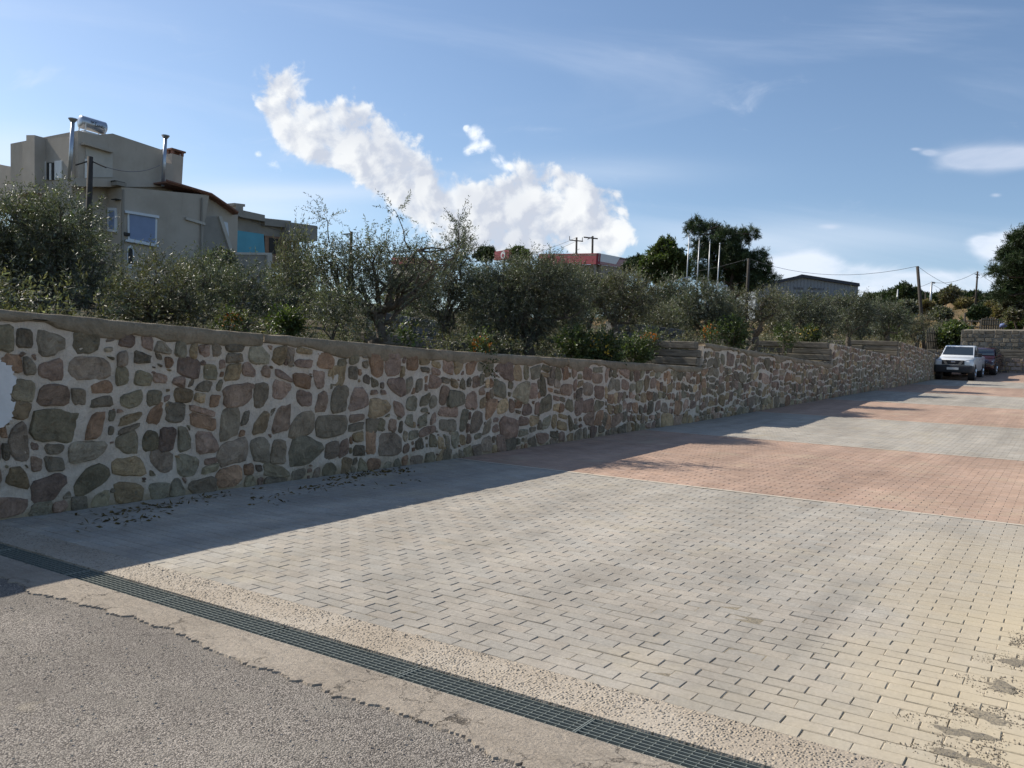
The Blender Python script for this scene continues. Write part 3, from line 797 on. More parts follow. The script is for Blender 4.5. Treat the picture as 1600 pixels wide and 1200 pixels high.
def plaster_patch():
    root, loc, rng = WALLS[0]
    # pale plaster that covers the near end of the wall, ragged at its edge
    pts = [(-1.0, .12), (3.02, .12), (3.2, .2), (3.42, .33), (3.60, .42), (3.72, .46), (3.83, .50), (3.86, .60), (3.96, .68), (3.97, .80), (3.93, .90), (3.98, 1.0), (3.94, 1.12), (3.83, 1.18), (3.79, 1.27), (3.66, 1.33), (3.6, 1.42), (-1.0, 1.45)]
    fine_ = []
    for q in range(len(pts) - 1):
        for t in np.linspace(0, 1, 7)[:-1]:
            y, z = pts[q][0] + (pts[q + 1][0] - pts[q][0]) * t, pts[q][1] + (pts[q + 1][1] - pts[q][1]) * t
            fine_.append((y + (rng.normal(0, .009) if y > 2.9 else 0), z + (rng.normal(0, .008) if y > 2.9 else 0)))
    pts = [(y - (.24 if y > 2.9 else 0), z + (.25 if z > .15 else 0)) for y, z in fine_ + [pts[-1]]]
    mb = MB(); x = -7.5 + .033
    mb.prism([(x - .03, y, z) for y, z in pts], (.036, 0, 0)); part(mb, 'plaster_patch', M_PLASTER, root)
plaster_patch()

# sleeper / slab retaining courses that step the garden terraces
def b_wood(n, p, b):
    w = n.noise(n.scale(p, (1.0, 12, 14)), 2.5, 6, 0.7); a = n.noise(p, 2, 4, 0.6)
    c = n.mix(n.ramp(w, 0.3, 0.7), (0.10, 0.088, 0.07), (0.235, 0.21, 0.17)); c = n.mix(1.0, c, n.gray(n.ramp(a, 0.3, 0.7, 0.75, 1.2, False)), 'MULTIPLY')
    setb(n, b, c, 0.9, 0.2, None, w, 0.02, 0.8)
M_SLEEPER = material('weathered_sleeper', b_wood)
def sleepers(label, x0, x1, y, zb, zt, n, along='X', group='sleeper terraces in the garden', th=.26):
    rng = np.random.default_rng(int(abs(y) * 10 + abs(x0) * 3))
    root = thing('sleeper_terrace', label, 'terrace edge', ((x0 if along == 'X' else y), (y if along == 'X' else x0), zb), group)
    h = (zt - zb) / n
    for k in range(n):
        cuts = [x0] + sorted(rng.uniform(x0 + .8, x1 - .8, 1).tolist() if x1 - x0 > 3 else []) + [x1]
        for q in range(len(cuts) - 1):
            a, b = cuts[q] + .01, cuts[q + 1] - .01; j = rng.normal(0, .02); e0 = rng.uniform(0, .12)
            lo = (a, y + j, zb + k * h + .008); hi = (b - (e0 if k == n - 1 else 0), y + j + th, zb + (k + 1) * h - .012 + rng.normal(0, .006))
            if along == 'Y': lo, hi = (lo[1], lo[0], lo[2]), (hi[1], hi[0], hi[2])
            part(MB().box(lo, hi, None, .022), 'sleeper', M_SLEEPER, root)
sleepers('stacked grey sleepers where the wall first steps up', -10.6, -7.50, 19.50, 1.86, 2.66, 4)
sleepers('stacked sleepers across the garden at the second step of the wall', -11.6, -6.78, 29.70, 2.50, 3.32, 4)
sleepers('stacked sleepers across the garden at the third step of the wall', -10.2, -6.22, 39.30, 3.2, 4.03, 4)
sleepers('pale edged sleepers behind the last wall beside the white pickup', -9.0, -5.7, 55.6, 4.05, 4.62, 3)
sleepers('long low sleeper edge running behind the round olive bush', 11.3, 19.0, -10.9, 1.78, 2.2, 2, 'Y')

# ------------------------------------------------------------------ foliage
def leaf_mat(name, front, back, rough=0.38, spec=0.5, trans=0.25, var=0.25):
    def bld(n, p, b):
        g = n.new('ShaderNodeNewGeometry').outputs['Backfacing']
        t = tint(n)
        c = n.mix(1.0, n.mix(g, front, back), t, 'MULTIPLY')
        setb(n, b, c, rough, spec)
        tr = n.new('ShaderNodeBsdfTranslucent'); n.put(tr.inputs[0], n.mix(1.0, c, (1.3, 1.5, 0.6), 'MULTIPLY'))
        mx = n.new('ShaderNodeMixShader'); mx.inputs[0].default_value = trans
        n.put(mx.inputs[1], b.outputs[0]); n.put(mx.inputs[2], tr.outputs[0]); return mx.outputs[0]
    return material(name, bld)
M_OLIVE = leaf_mat('olive_leaf', (0.070, 0.076, 0.046), (0.150, 0.156, 0.122), 0.44, 0.45, 0.2)
M_OLIVE2 = leaf_mat('olive_leaf_warm', (0.084, 0.081, 0.043), (0.145, 0.14, 0.098), 0.46, 0.5, 0.22)
M_SHRUB = leaf_mat('shrub_leaf', (0.058, 0.08, 0.024), (0.085, 0.105, 0.045), 0.42, 0.45, 0.28)
M_PINE = leaf_mat('pine_needle', (0.040, 0.060, 0.024), (0.045, 0.065, 0.028), 0.55, 0.3, 0.10)
M_DRYBUSH = leaf_mat('dry_brush', (0.15, 0.125, 0.06), (0.17, 0.14, 0.075), 0.6, 0.2, 0.2)
M_BARK = plain('olive_bark', (0.115, 0.095, 0.075), 0.95, var=0.45, scale=14, bump=0.03)
M_PBARK = plain('pine_bark', (0.085, 0.062, 0.05), 0.95, var=0.4, scale=10, bump=0.03)
def leaves(P, D, L, W, rng, flat=0.5):
    n = len(P)
    side = np.cross(D, rng.normal(size=(n, 3))); side /= np.linalg.norm(side, axis=1, keepdims=True) + 1e-9
    L = L[:, None]; W = W[:, None]
    nrm_ = np.cross(D, side)
    mid = P + D * L * .45 + nrm_ * L * .06
    V = np.stack([P, mid + side * W * .5, P + D * L, mid - side * W * .5], 1).reshape(-1, 3)
    return V, np.arange(4 * n).reshape(n, 4)
def unit(a): return a / (np.linalg.norm(a, axis=-1, keepdims=True) + 1e-9)
def crown_mesh(name, clumps, ntw, nl, leafL, leafW, twL, rng, up=0.35, tintvar=.28, spread=.55, clustered=True):
    """clumps: (centre, radius xyz); twigs start inside the clumps and carry leaves in pairs"""
    Cc = np.array([c[0] for c in clumps], float); Rr = np.array([c[1] if np.ndim(c[1]) else (c[1],) * 3 for c in clumps], float)
    w = Rr.prod(1) ** (2 / 3); w /= w.sum()
    k = rng.choice(len(Cc), ntw, p=w)
    dirs = unit(rng.normal(size=(ntw, 3))); rad = rng.uniform(.25, 1.0, (ntw, 1)) ** .6
    base = Cc[k] + dirs * rad * Rr[k]
    td = unit(dirs * .9 + np.array([0, 0, up]) + rng.normal(0, spread, (ntw, 3)))
    tl = twL * rng.uniform(.5, 1.5, ntw)
    t = np.tile(np.linspace(.05, 1, nl), ntw)
    kk = np.repeat(np.arange(ntw), nl)
    bend = unit(rng.normal(0, 1, (ntw, 3))) * .25
    P = base[kk] + td[kk] * (t * tl[kk])[:, None] + bend[kk] * ((t ** 2) * tl[kk])[:, None]
    ld = unit(td[kk] * .7 + unit(rng.normal(size=(len(kk), 3))) * .9)
    n = len(kk)
    V, Q = leaves(P, ld, leafL * rng.uniform(.6, 1.3, n), leafW * rng.uniform(.7, 1.3, n), rng)
    tw = np.exp(rng.normal(0, tintvar, ntw))[kk] * np.exp(rng.normal(0, .18, n))
    cols = np.stack([tw * np.exp(rng.normal(0, .08, n)), tw, tw * np.exp(rng.normal(0, .1, n))], 1)
    return npmesh(name, V, Q, cols), (base, td, tl)
def limb(mb, p0, p1, r0, r1, rng, n=5, wob=.12, k=6):
    p0, p1 = np.array(p0, float), np.array(p1, float); L = np.linalg.norm(p1 - p0)
    pts = [p0 + (p1 - p0) * t + (rng.normal(0, wob * L, 3) * math.sin(math.pi * t)) for t in np.linspace(0, 1, n)]
    mb.tube(pts, list(np.linspace(r0, r1, n)), k); return pts
def olive(label, base, top, clumps, dens=1.0, seed=0, lean=None, rtrunk=.11, fork=.45, mat=None, group='olive trees in the terraced garden', name='olive_tree', leafscale=1.0, twL=.32, sprouts=()):
    """base: trunk foot; clumps in world space as (centre, radius)"""
    rng = np.random.default_rng(seed)
    base = np.array(base, float); root = thing(name, label, 'tree', base, group)
    cen = np.mean([c[0] for c in clumps], 0)
    fk = base + (cen - base) * fork; fk[2] = base[2] + (cen[2] - base[2]) * fork
    mb = MB()
    pts = limb(mb, base - [0, 0, .25], fk, rtrunk * 1.25, rtrunk * .8, rng, 6, .07, 8)
    for c, r in clumps:
        c = np.array(c)
        s = fk if rng.random() < .6 else np.array(pts[4])
        lp = limb(mb, s, c, rtrunk * .5, rtrunk * .12, rng, 6, .10)
        rr = np.max(r)
        for q in range(3):
            e = c + unit(rng.normal(size=3) + [0, 0, .5]) * rr * .8
            limb(mb, lp[3 + q % 2], e, rtrunk * .22, rtrunk * .06, rng, 4, .12, 5)
    for (sa, sb) in sprouts: limb(mb, sa, sb, .018, .006, rng, 5, .04, 4)
    part(mb, 'trunk', M_BARK, root, True)
    area = sum(float(np.prod(r if np.ndim(r) else (r,) * 3)) ** (2 / 3) for c, r in clumps)
    ntw = int(1450 * dens * area / (leafscale ** 1.6)) + 20
    cl = list(clumps) + [(np.array(sb), .12) for sa, sb in sprouts]
    me, _ = crown_mesh('crown', [(np.array(c) - base, r) for c, r in cl], ntw, 22, .058 * leafscale, .0135 * leafscale, twL * max(1, leafscale * .7), rng, .35, .3, .6)
    link('crown', me, mat or M_OLIVE, root)
    return root
def px_clumps(lst, Z, rng, dz=.5):
    out = []
    for (x, y, r) in lst:
        z = Z + rng.normal(0, dz * .5)
        r *= .8; out.append((at(x, y, z), (r * Z / F, r * Z / F, r * Z / F * .85)))
    return out
R_ = np.random.default_rng(5)
def ground_at(x, Z, sink=0.0):
    """point of the land straight under the line of sight through column x at depth Z"""
    p = at(x, 540, Z); p[2] = float(T(p[0], p[1])) - sink; return p
# the grove, near trees first
def grove():
    o = lambda label, bx, Z, cl, **k: olive(label, ground_at(bx, Z), None, px_clumps(cl, Z, R_), **k)
    o('big silvery olive tree at the left end of the wall, trunk leaning right', 62, 12.2, [(30, 350, 55), (95, 345, 48), (60, 400, 60), (125, 395, 42), (10, 420, 60), (140, 430, 30), (85, 440, 45), (-40, 390, 70), (165, 410, 20), (30, 465, 34), (110, 462, 30), (-10, 470, 40), (150, 470, 22)], seed=1, rtrunk=.10, dens=1.35)
    o('low olive tree with a thin forked trunk, second from the left end', 232, 13.0, [(205, 440, 30), (245, 425, 28), (280, 445, 30), (185, 462, 28), (225, 470, 30), (300, 470, 26), (265, 475, 26), (200, 492, 20), (285, 495, 22), (240, 498, 18)], seed=2, rtrunk=.075, dens=.95, mat=M_OLIVE2)
    o('dark olive tree below the blue window of the house', 288, 14.5, [(320, 430, 28), (290, 440, 26), (345, 450, 30), (300, 470, 30), (330, 485, 26)], seed=3, rtrunk=.07, dens=.9)
    o('rounded dusty olive tree in front of the beige garden wall', 385, 15.5, [(355, 445, 30), (395, 440, 28), (380, 475, 34), (415, 470, 26), (345, 485, 24)], seed=4, rtrunk=.07, dens=1.0)
    o('wide spreading olive tree with a thick dark trunk, left of the round bush', 590, 14.6, [(510, 405, 30), (535, 412, 36), (490, 428, 28), (590, 432, 34), (565, 465, 26), (650, 462, 26), (575, 402, 36), (615, 414, 36), (660, 408, 32), (698, 412, 30), (555, 445, 38), (640, 445, 34), (520, 455, 32), (718, 388, 14)], seed=5, rtrunk=.10, fork=.5, dens=.85,
      sprouts=[(at(640, 390, 14.6), at(618, 330, 14.6)), (at(715, 380, 14.6), at(718, 352, 14.6)), (at(515, 380, 14.6), at(509, 338, 14.6))])
    o('low olive shoots at the foot of the thick dark trunk', 520, 13.4, [(500, 470, 26), (530, 478, 30), (550, 498, 26), (505, 500, 24)], seed=6, rtrunk=.03, dens=1.1, name='olive_bush')
    o('dense round olive bush leafy to the ground behind the coping', 828, 18.2, [(825, 440, 42), (780, 450, 36), (870, 445, 40), (820, 490, 44), (770, 490, 34), (880, 490, 34), (905, 465, 24), (800, 428, 26), (860, 424, 26), (840, 530, 26), (790, 525, 26)], seed=7, rtrunk=.12, dens=1.6)
    o('olive tree between the spreading tree and the round bush', 690, 18.5, [(670, 440, 36), (715, 430, 34), (700, 470, 38), (735, 465, 28), (655, 475, 28), (720, 395, 22), (715, 370, 12), (690, 505, 26)], seed=8, rtrunk=.09, dens=1.2)
    o('olive tree just right of the round bush, above the yellow flowers', 960, 23, [(930, 455, 26), (965, 450, 28), (1000, 462, 28), (950, 485, 26), (990, 490, 24), (905, 440, 22)], seed=9, rtrunk=.11, dens=1.1, mat=M_OLIVE2, leafscale=1.25)
    o('bright green olive tree in front of the flagpoles, above the first wall step', 1105, 25, [(1075, 485, 26), (1105, 475, 30), (1135, 485, 24), (1090, 505, 24), (1125, 508, 24), (1100, 455, 16)], seed=10, rtrunk=.10, dens=1.5, leafscale=1.25)
    o('sparse olive tree with bare forked trunks right of the flagpoles', 1178, 27, [(1150, 470, 20), (1185, 478, 24), (1215, 485, 22), (1170, 500, 20), (1205, 465, 16)], seed=11, rtrunk=.13, dens=.8, mat=M_OLIVE2, leafscale=1.3)
    o('olive tree in front of the warehouse gable', 1262, 32, [(1240, 485, 22), (1270, 478, 24), (1255, 502, 22), (1290, 500, 20)], seed=12, rtrunk=.12, dens=1.1, leafscale=1.45)
    o('olive tree at the right corner of the warehouse', 1325, 35, [(1305, 480, 20), (1335, 475, 22), (1355, 492, 20), (1320, 502, 22)], seed=13, rtrunk=.12, dens=1.2, leafscale=1.5)
    o('dark olive tree left of the leaning pole', 1385, 41, [(1370, 490, 14), (1395, 488, 16), (1380, 508, 18), (1410, 505, 14)], seed=14, rtrunk=.12, dens=1.3, leafscale=1.7)
    o('grey olive tree close behind the leaning pole', 1432, 47, [(1420, 512, 12), (1440, 505, 12), (1430, 522, 12)], seed=15, rtrunk=.1, dens=1.3, leafscale=1.8, mat=M_OLIVE2)
grove()
# second rank: shared crowns, each tree with its own place and label
def fill_trees():
    protos = []
    for s in range(4):
        rng = np.random.default_rng(60 + s)
        cl = [((rng.normal(0, .55), rng.normal(0, .55), 1.5 + rng.uniform(-.35, .5)), rng.uniform(.45, .7)) for _ in range(8)]
        me, _ = crown_mesh('crown', cl, 900, 16, .13, .035, .45, rng, .3, .32, .6); me.materials.append((M_OLIVE, M_OLIVE2, M_OLIVE, M_SHRUB)[s])
        tr = MB(); limb(tr, (0, 0, -.6), (0, 0, .8), .15, .09, rng)
        for c, r in cl: limb(tr, (0, 0, .75), c, .07, .02, rng, 4)
        tm = tr.mesh('trunk'); tm.materials.append(M_BARK); protos.append((me, tm))
    lst = [  # column, top row, depth, half width px, kind, label
        (20, 300, 26, 60, 3, 'dark bushy tree behind the big olive at the left edge'), (340, 405, 24, 40, 0, 'olive tree against the beige house, above the garden wall'),
        (455, 350, 21, 30, 1, 'thin leafy tree in front of the unfinished building'), (420, 440, 20, 28, 0, 'olive tree just left of the white boulders'),
        (640, 420, 30, 40, 0, 'grey olive tree in the second row behind the spreading tree'), (765, 408, 34, 34, 0, 'olive tree under the red sign'), (815, 412, 38, 36, 1, 'pale olive tree left of the red canopy'),
        (870, 415, 40, 40, 0, 'olive tree directly below the long red canopy'), (925, 412, 44, 40, 0, 'olive tree below the corner of the red canopy'), (980, 418, 40, 34, 1, 'yellowish olive tree right of the red canopy'),
        (1025, 425, 42, 36, 0, 'olive tree left of the blue cover'), (1060, 462, 36, 24, 1, 'low olive tree in front of the blue cover'), (1140, 448, 40, 26, 0, 'olive tree under the big pine'),
        (1215, 455, 46, 30, 1, 'olive tree at the left end of the warehouse'), (1290, 462, 52, 30, 1, 'pale reedy tree before the middle of the warehouse'), (1345, 458, 55, 26, 0, 'reedy tree hiding the warehouse corner'),
        (1375, 466, 62, 26, 0, 'grey green tree right of the warehouse'), (1410, 480, 60, 20, 3, 'green bush left of the leaning pole foot'), (1465, 500, 66, 18, 0, 'grey bush right of the leaning pole'),
        (900, 455, 29, 24, 0, 'olive tree half hidden right behind the round bush'), (1030, 470, 30, 24, 1, 'twiggy olive tree left of the bright green one'), (600, 470, 26, 30, 0, 'olive tree seen through the spreading tree'), (745, 450, 26, 28, 1, 'olive tree left behind the round bush'),
    ]
    for i, (x, ty, Z, hw, k, lab) in enumerate(lst):
        b = ground_at(x, Z); t = at(x, ty, Z); H = max(t[2] - b[2], 1.0)
        root = thing('garden_tree', lab, 'tree', b, 'second row of trees in the garden')
        s = hw * Z / F / 1.15; sz = H / 2.85
        for me, nm in ((protos[k][1], 'trunk'), (protos[k][0], 'crown')):
            o = link(nm, me, None, root); o.scale = (s, s, sz); o.rotation_euler = (0, 0, i * 1.7)
fill_trees()

def bush(label, x, y, Z, r, n, mat, seed, leaf=(.05, .025), flowers=None, cat='plant', name='garden_plant', group=None, h=1.0, twL=.18, fm=None, fn=60, fs=.03):
    rng = np.random.default_rng(seed); c = at(x, y, Z); R = r * Z / F
    b = c - [0, 0, R * h * .9]; b[2] = max(float(T(b[0], b[1])), b[2] - 1.0) if float(T(b[0], b[1])) < b[2] + .3 else b[2]
    root = thing(name, label, cat, b, group)
    me, (bs, td, tl) = crown_mesh('foliage', [((0, 0, c[2] - b[2]), (R, R, R * h)), ((R * .4, 0, (c[2] - b[2]) * .7), (R * .7, R * .7, R * h * .7))], n, 12, leaf[0], leaf[1], twL, rng, .4, .3)
    link('foliage', me, mat, root)
    st = MB()
    for q in range(7): limb(st, (rng.normal(0, R * .15), rng.normal(0, R * .15), -.1), (rng.normal(0, R * .5), rng.normal(0, R * .5), (c[2] - b[2]) * rng.uniform(.7, 1.2)), .012, .004, rng, 4, .08, 4)
    st.build('stem', M_BARK, root)
    if fm is not None:
        P = np.array([0, 0, c[2] - b[2]]) + unit(rng.normal(size=(fn, 3)) + [0, -.3, .4]) * R * np.array([1.05, 1.05, h * 1.05]) * rng.uniform(.75, 1.08, (fn, 1))
        D = unit(rng.normal(size=(fn * 4, 3))); V, Q = leaves(np.repeat(P, 4, 0), D, np.full(fn * 4, fs), np.full(fn * 4, fs * .9), rng)
        tag(link('blossoms', npmesh('blossoms', V, Q), fm, root), kind='stuff')
    return root
M_ORANGE = plain('orange_petal', (0.72, 0.25, 0.03), 0.6, var=.3, scale=40); M_YELLOW = plain('yellow_petal', (0.72, 0.50, 0.06), 0.6, var=.25, scale=40); M_WHITEP = plain('cream_petal', (0.75, 0.72, 0.55), .6, var=.2, scale=30)
def plants():
    bush('orange flowers behind the coping, left of the thick trunk', 362, 503, 13.2, 14, 90, M_SHRUB, 21, (.05, .02), fm=M_ORANGE, fn=40, fs=.035)
    bush('orange flowering clump left of the round olive bush', 752, 541, 13.2, 15, 110, M_SHRUB, 22, (.05, .02), fm=M_ORANGE, fn=55, fs=.03)
    bush('light green shrub with yellow blooms above the coping', 940, 545, 17.3, 26, 420, M_SHRUB, 23, (.06, .03), fm=M_YELLOW, fn=60, fs=.035, h=.8)
    bush('taller light green shrub left of the yellow blooms', 895, 538, 17.0, 20, 300, M_SHRUB, 24, (.06, .03), h=1.1)
    bush('leafy green plant leaning on the stacked grey sleepers', 990, 546, 19.2, 22, 330, M_SHRUB, 25, (.06, .03), h=.8)
    bush('red and orange flowers on top of the stacked grey sleepers', 1015, 527, 21.0, 12, 80, M_SHRUB, 26, (.05, .02), fm=M_ORANGE, fn=60, fs=.035, h=.6)
    bush('rust coloured flowering plant below the bright green olive tree', 1110, 521, 23.0, 13, 120, M_SHRUB, 27, (.05, .02), fm=M_ORANGE, fn=50, fs=.03)
    bush('fresh green plant right of the rust coloured flowers', 1145, 515, 24.0, 20, 300, M_SHRUB, 28, (.07, .03))
    bush('yellow green weeds behind the second sleeper step', 1265, 525, 31.0, 14, 160, M_SHRUB, 29, (.09, .04), fm=M_YELLOW, fn=40, fs=.04)
    bush('small white flowered plant behind the second wall', 1225, 520, 29.0, 12, 120, M_SHRUB, 30, (.08, .03), fm=M_WHITEP, fn=20, fs=.05)
    bush('single upright seedling with white buds growing on the coping', 637, 525, 13.2, 8, 22, M_SHRUB, 31, (.07, .03), fm=M_WHITEP, fn=6, fs=.035)
    bush('dark dense shrub against the beige house wall', 345, 412, 27, 22, 300, M_OLIVE, 32, (.12, .05), h=.8)
    bush('clipped dark green hedge below the unfinished building', 455, 450, 27, 30, 500, M_SHRUB, 33, (.12, .05), h=.4)
    bush('bright green bush with cream flowers in front of the stone ramp', 1492, 527, 57, 20, 800, M_SHRUB, 34, (.22, .10), fm=M_WHITEP, fn=70, fs=.12, twL=.35)
    bush('yellow flowering bush behind the dark red car', 1553, 540, 58.5, 8, 160, M_DRYBUSH, 35, (.16, .08), fm=M_YELLOW, fn=80, fs=.10, twL=.2)
    bush('green bush at the right edge beyond the cross wall', 1600, 538, 60, 12, 220, M_SHRUB, 36, (.2, .1), fm=M_YELLOW, fn=30, fs=.10, twL=.25)
    bush('spiky dark plant at the right edge beside the blue bundle', 1590, 508, 64, 15, 320, M_SHRUB, 37, (.32, .08), twL=.3)
    bush('low green plants under the wide spreading olive tree', 450, 505, 13.4, 16, 200, M_SHRUB, 38, (.06, .025), h=.6)
plants()
# weeds and grass on the terraces
def weeds():
    rng = np.random.default_rng(3); n = 9000
    X = -7.95 - rng.gamma(1.3, 3.0, n); Y = rng.uniform(2, 54, n)
    ok_ = X < WX(Y) - .42; X, Y = X[ok_], Y[ok_]; n = len(X)
    P = np.stack([X, Y, T(X, Y) - .02], 1); D = unit(rng.normal(0, .5, (n, 3)) + [0, 0, 1.0])
    V, Q = leaves(P, D, rng.uniform(.06, .22, n), rng.uniform(.012, .025, n), rng)
    t = np.exp(rng.normal(0, .35, n))[:, None] * np.where(rng.random((n, 1)) < .45, [[1.1, .75, .6]], [[.6, .6, .6]])
    tag(link('weeds', npmesh('weeds', V, Q, t), M_SHRUB), 'weeds and dry grass on the terraced garden soil', None, None, 'stuff')
    m = 26000; X = rng.uniform(-60, 25, m); Y = 60 + rng.gamma(2.0, 14, m); P = np.stack([X, Y, T(X, Y) - .05], 1)
    D = unit(rng.normal(0, .4, (m, 3)) + [0, 0, 1.0]); V, Q = leaves(P, D, rng.uniform(.12, .45, m), rng.uniform(.04, .10, m), rng)
    t = np.exp(rng.normal(0, .35, m))[:, None] * np.where(rng.random((m, 1)) < .35, [[.45, .5, .4]], [[.95, .75, .65]])
    tag(link('dry_grass', npmesh('dry_grass', V, Q, t), M_DRYBUSH), 'dry brown grass covering the far hillside', None, None, 'stuff')
weeds()
def undergrowth():
    rng = np.random.default_rng(31); cl = []
    for _ in range(150):
        Y = rng.uniform(3, 50); X = float(WX(Y)) - .8 - rng.gamma(1.6, 2.2); r = rng.uniform(.22, .5)
        if X < -24: continue
        cl.append(((X, Y, float(T(X, Y)) + r * .45), (r * 1.3, r * 1.3, r * .8)))
    me, _ = crown_mesh('undergrowth', cl, 6500, 16, .07, .02, .3, rng, .5, .4, .6)
    tag(link('undergrowth', me, M_OLIVE2), 'dark low scrub filling the ground under the olive trees', None, None, 'stuff')
undergrowth()
def debris():
    rng = np.random.default_rng(9); n = 380
    Y = np.concatenate([rng.gamma(1.6, 1.3, n) + 3.3]); k = rng.integers(0, 26, n); cy = rng.uniform(3.3, 8.5, 26); cx = -7.42 + rng.gamma(1.4, .16, 26)
    Y = cy[k] + rng.normal(0, .22, n); X = cx[k] + np.abs(rng.normal(0, .13, n))
    P = np.stack([X, Y, gz(X, Y) + .004], 1); D = unit(np.stack([rng.normal(size=n), rng.normal(size=n), np.abs(rng.normal(0, .25, n))], 1))
    V, Q = leaves(P, D, rng.uniform(.03, .08, n), rng.uniform(.012, .03, n), rng)
    t = np.exp(rng.normal(0, .3, n))[:, None] * np.array([[.75, .65, .55]])
    tag(link('fallen_leaves', npmesh('fallen_leaves', V, Q, t), M_DRYBUSH), 'fallen olive leaves scattered along the wall foot', None, None, 'stuff')
    hl = [(-0.30, 4.10, .16, .09), (-0.22, 4.36, .14, .09), (-0.20, 4.82, .12, .11), (-0.14, 5.28, .12, .14), (-0.26, 3.84, .17, .07), (-0.12, 5.7, .08, .15)]
    g = 2600; h = np.array(hl)[rng.integers(0, 6, g)]; rr = rng.uniform(0, 1, g) ** .6 * 1.5; aa = rng.uniform(0, 6.283, g)
    X = h[:, 0] + h[:, 2] * rr * np.cos(aa) * (1 + .3 * np.sin(3 * aa + h[:, 1] * 9)); Y = h[:, 1] + h[:, 3] * rr * np.sin(aa) * (1 + .3 * np.sin(2 * aa + h[:, 0] * 31))
    s = rng.uniform(.0025, .0075, g); P = np.stack([X, Y, gz(X, Y) ], 1)
    gp = MB()
    for hx, hy, rx, ry in hl[:5]:
        k = 34; an = np.linspace(0, 2 * math.pi, k, endpoint=False); rd = .62 + .22 * np.sin(2 * an + hx * 40) + .13 * np.sin(5 * an + hy * 9) + rng.normal(0, .07, k)
        ring = [(hx + rx * a * math.cos(t), hy + ry * a * math.sin(t)) for a, t in zip(rd, an)]
        gp.add([(x, y, float(gz(x, y)) + .0012) for x, y in ring] + [(hx + (x - hx) * .8, hy + (y - hy) * .8, float(gz(x, y)) + .0035) for x, y in ring], [(q, (q + 1) % k, k + (q + 1) % k, k + q) for q in range(k)] + [tuple(range(k, 2 * k))])
    tag(gp.build('gravel_patch', M_SAND), 'thin grey gravel lying on the paving at the lower right', None, None, 'stuff')
    oc = np.array([(1, 0, -.3), (0, 1, -.3), (-1, 0, -.3), (0, -1, -.3), (0, 0, .8)]); V = (P[:, None] + oc[None] * s[:, None, None] * rng.uniform(.6, 1.4, (g, 5, 1))).reshape(-1, 3)
    Q = (np.array([(0, 1, 4), (1, 2, 4), (2, 3, 4), (3, 0, 4)])[None] + (np.arange(g) * 5)[:, None, None]).reshape(-1, 3)
    tag(link('gravel', npmesh('gravel', V, Q, np.repeat(np.exp(rng.normal(0, .35, g))[:, None] * np.array([[.27, .23, .175]]), 4, 0)), M_DRYST), 'dark gravel spilling from gaps where paving blocks are missing', None, None, 'stuff')
    m = 1500; X = rng.uniform(-5.5, -.1, m); Y = np.where(rng.random(m) < .5, rng.uniform(3.3, 3.62, m), rng.uniform(1.4, 2.75, m)); s = rng.uniform(.003, .008, m)
    P = np.stack([X, Y, gz(X, Y)], 1)
    oct_ = np.array([(1, 0, 0), (0, 1, 0), (-1, 0, 0), (0, -1, 0), (0, 0, .8)]); V = (P[:, None] + oct_[None] * s[:, None, None] * rng.uniform(.6, 1.4, (m, 5, 1))).reshape(-1, 3)
    Q = (np.array([(0, 1, 4), (1, 2, 4), (2, 3, 4), (3, 0, 4)])[None] + (np.arange(m) * 5)[:, None, None]).reshape(-1, 3)
    me = npmesh('grit', V, Q); tag(link('loose_grit', me, M_AGGR), 'loose grit scattered on the asphalt and concrete', None, None, 'stuff')
debris()

# ------------------------------------------------------------------ pines and hill trees
def pine(label, foot, clumps, seed, mat=M_PINE, ntw=1500, needle=(.22, .03), rt=.22, name='pine_tree', twL=.35, group=None):
    rng = np.random.default_rng(seed); foot = np.array(foot, float); root = thing(name, label, 'tree', foot, group)
    mb = MB(); cen = np.mean([c[0] for c in clumps], 0); top = max(clumps, key=lambda c: c[0][2])[0]
    tp = np.array([cen[0] * .7 + foot[0] * .3, cen[1], top[2] - .5])
    pts = limb(mb, foot - [0, 0, .4], tp, rt, rt * .3, rng, 8, .02, 8)
    for c, r in clumps:
        zc = c[2] - np.max(r) * .8; s = min(pts, key=lambda q: abs(q[2] - zc)); limb(mb, s, c, rt * .3, rt * .08, rng, 5, .06, 5)
    part(mb, 'trunk', M_PBARK, root, True)
    me, _ = crown_mesh('crown', [(np.array(c) - foot, r) for c, r in clumps], ntw, 26, needle[0], needle[1], twL, rng, .55, .32, .5)
    link('crown', me, mat, root); return root
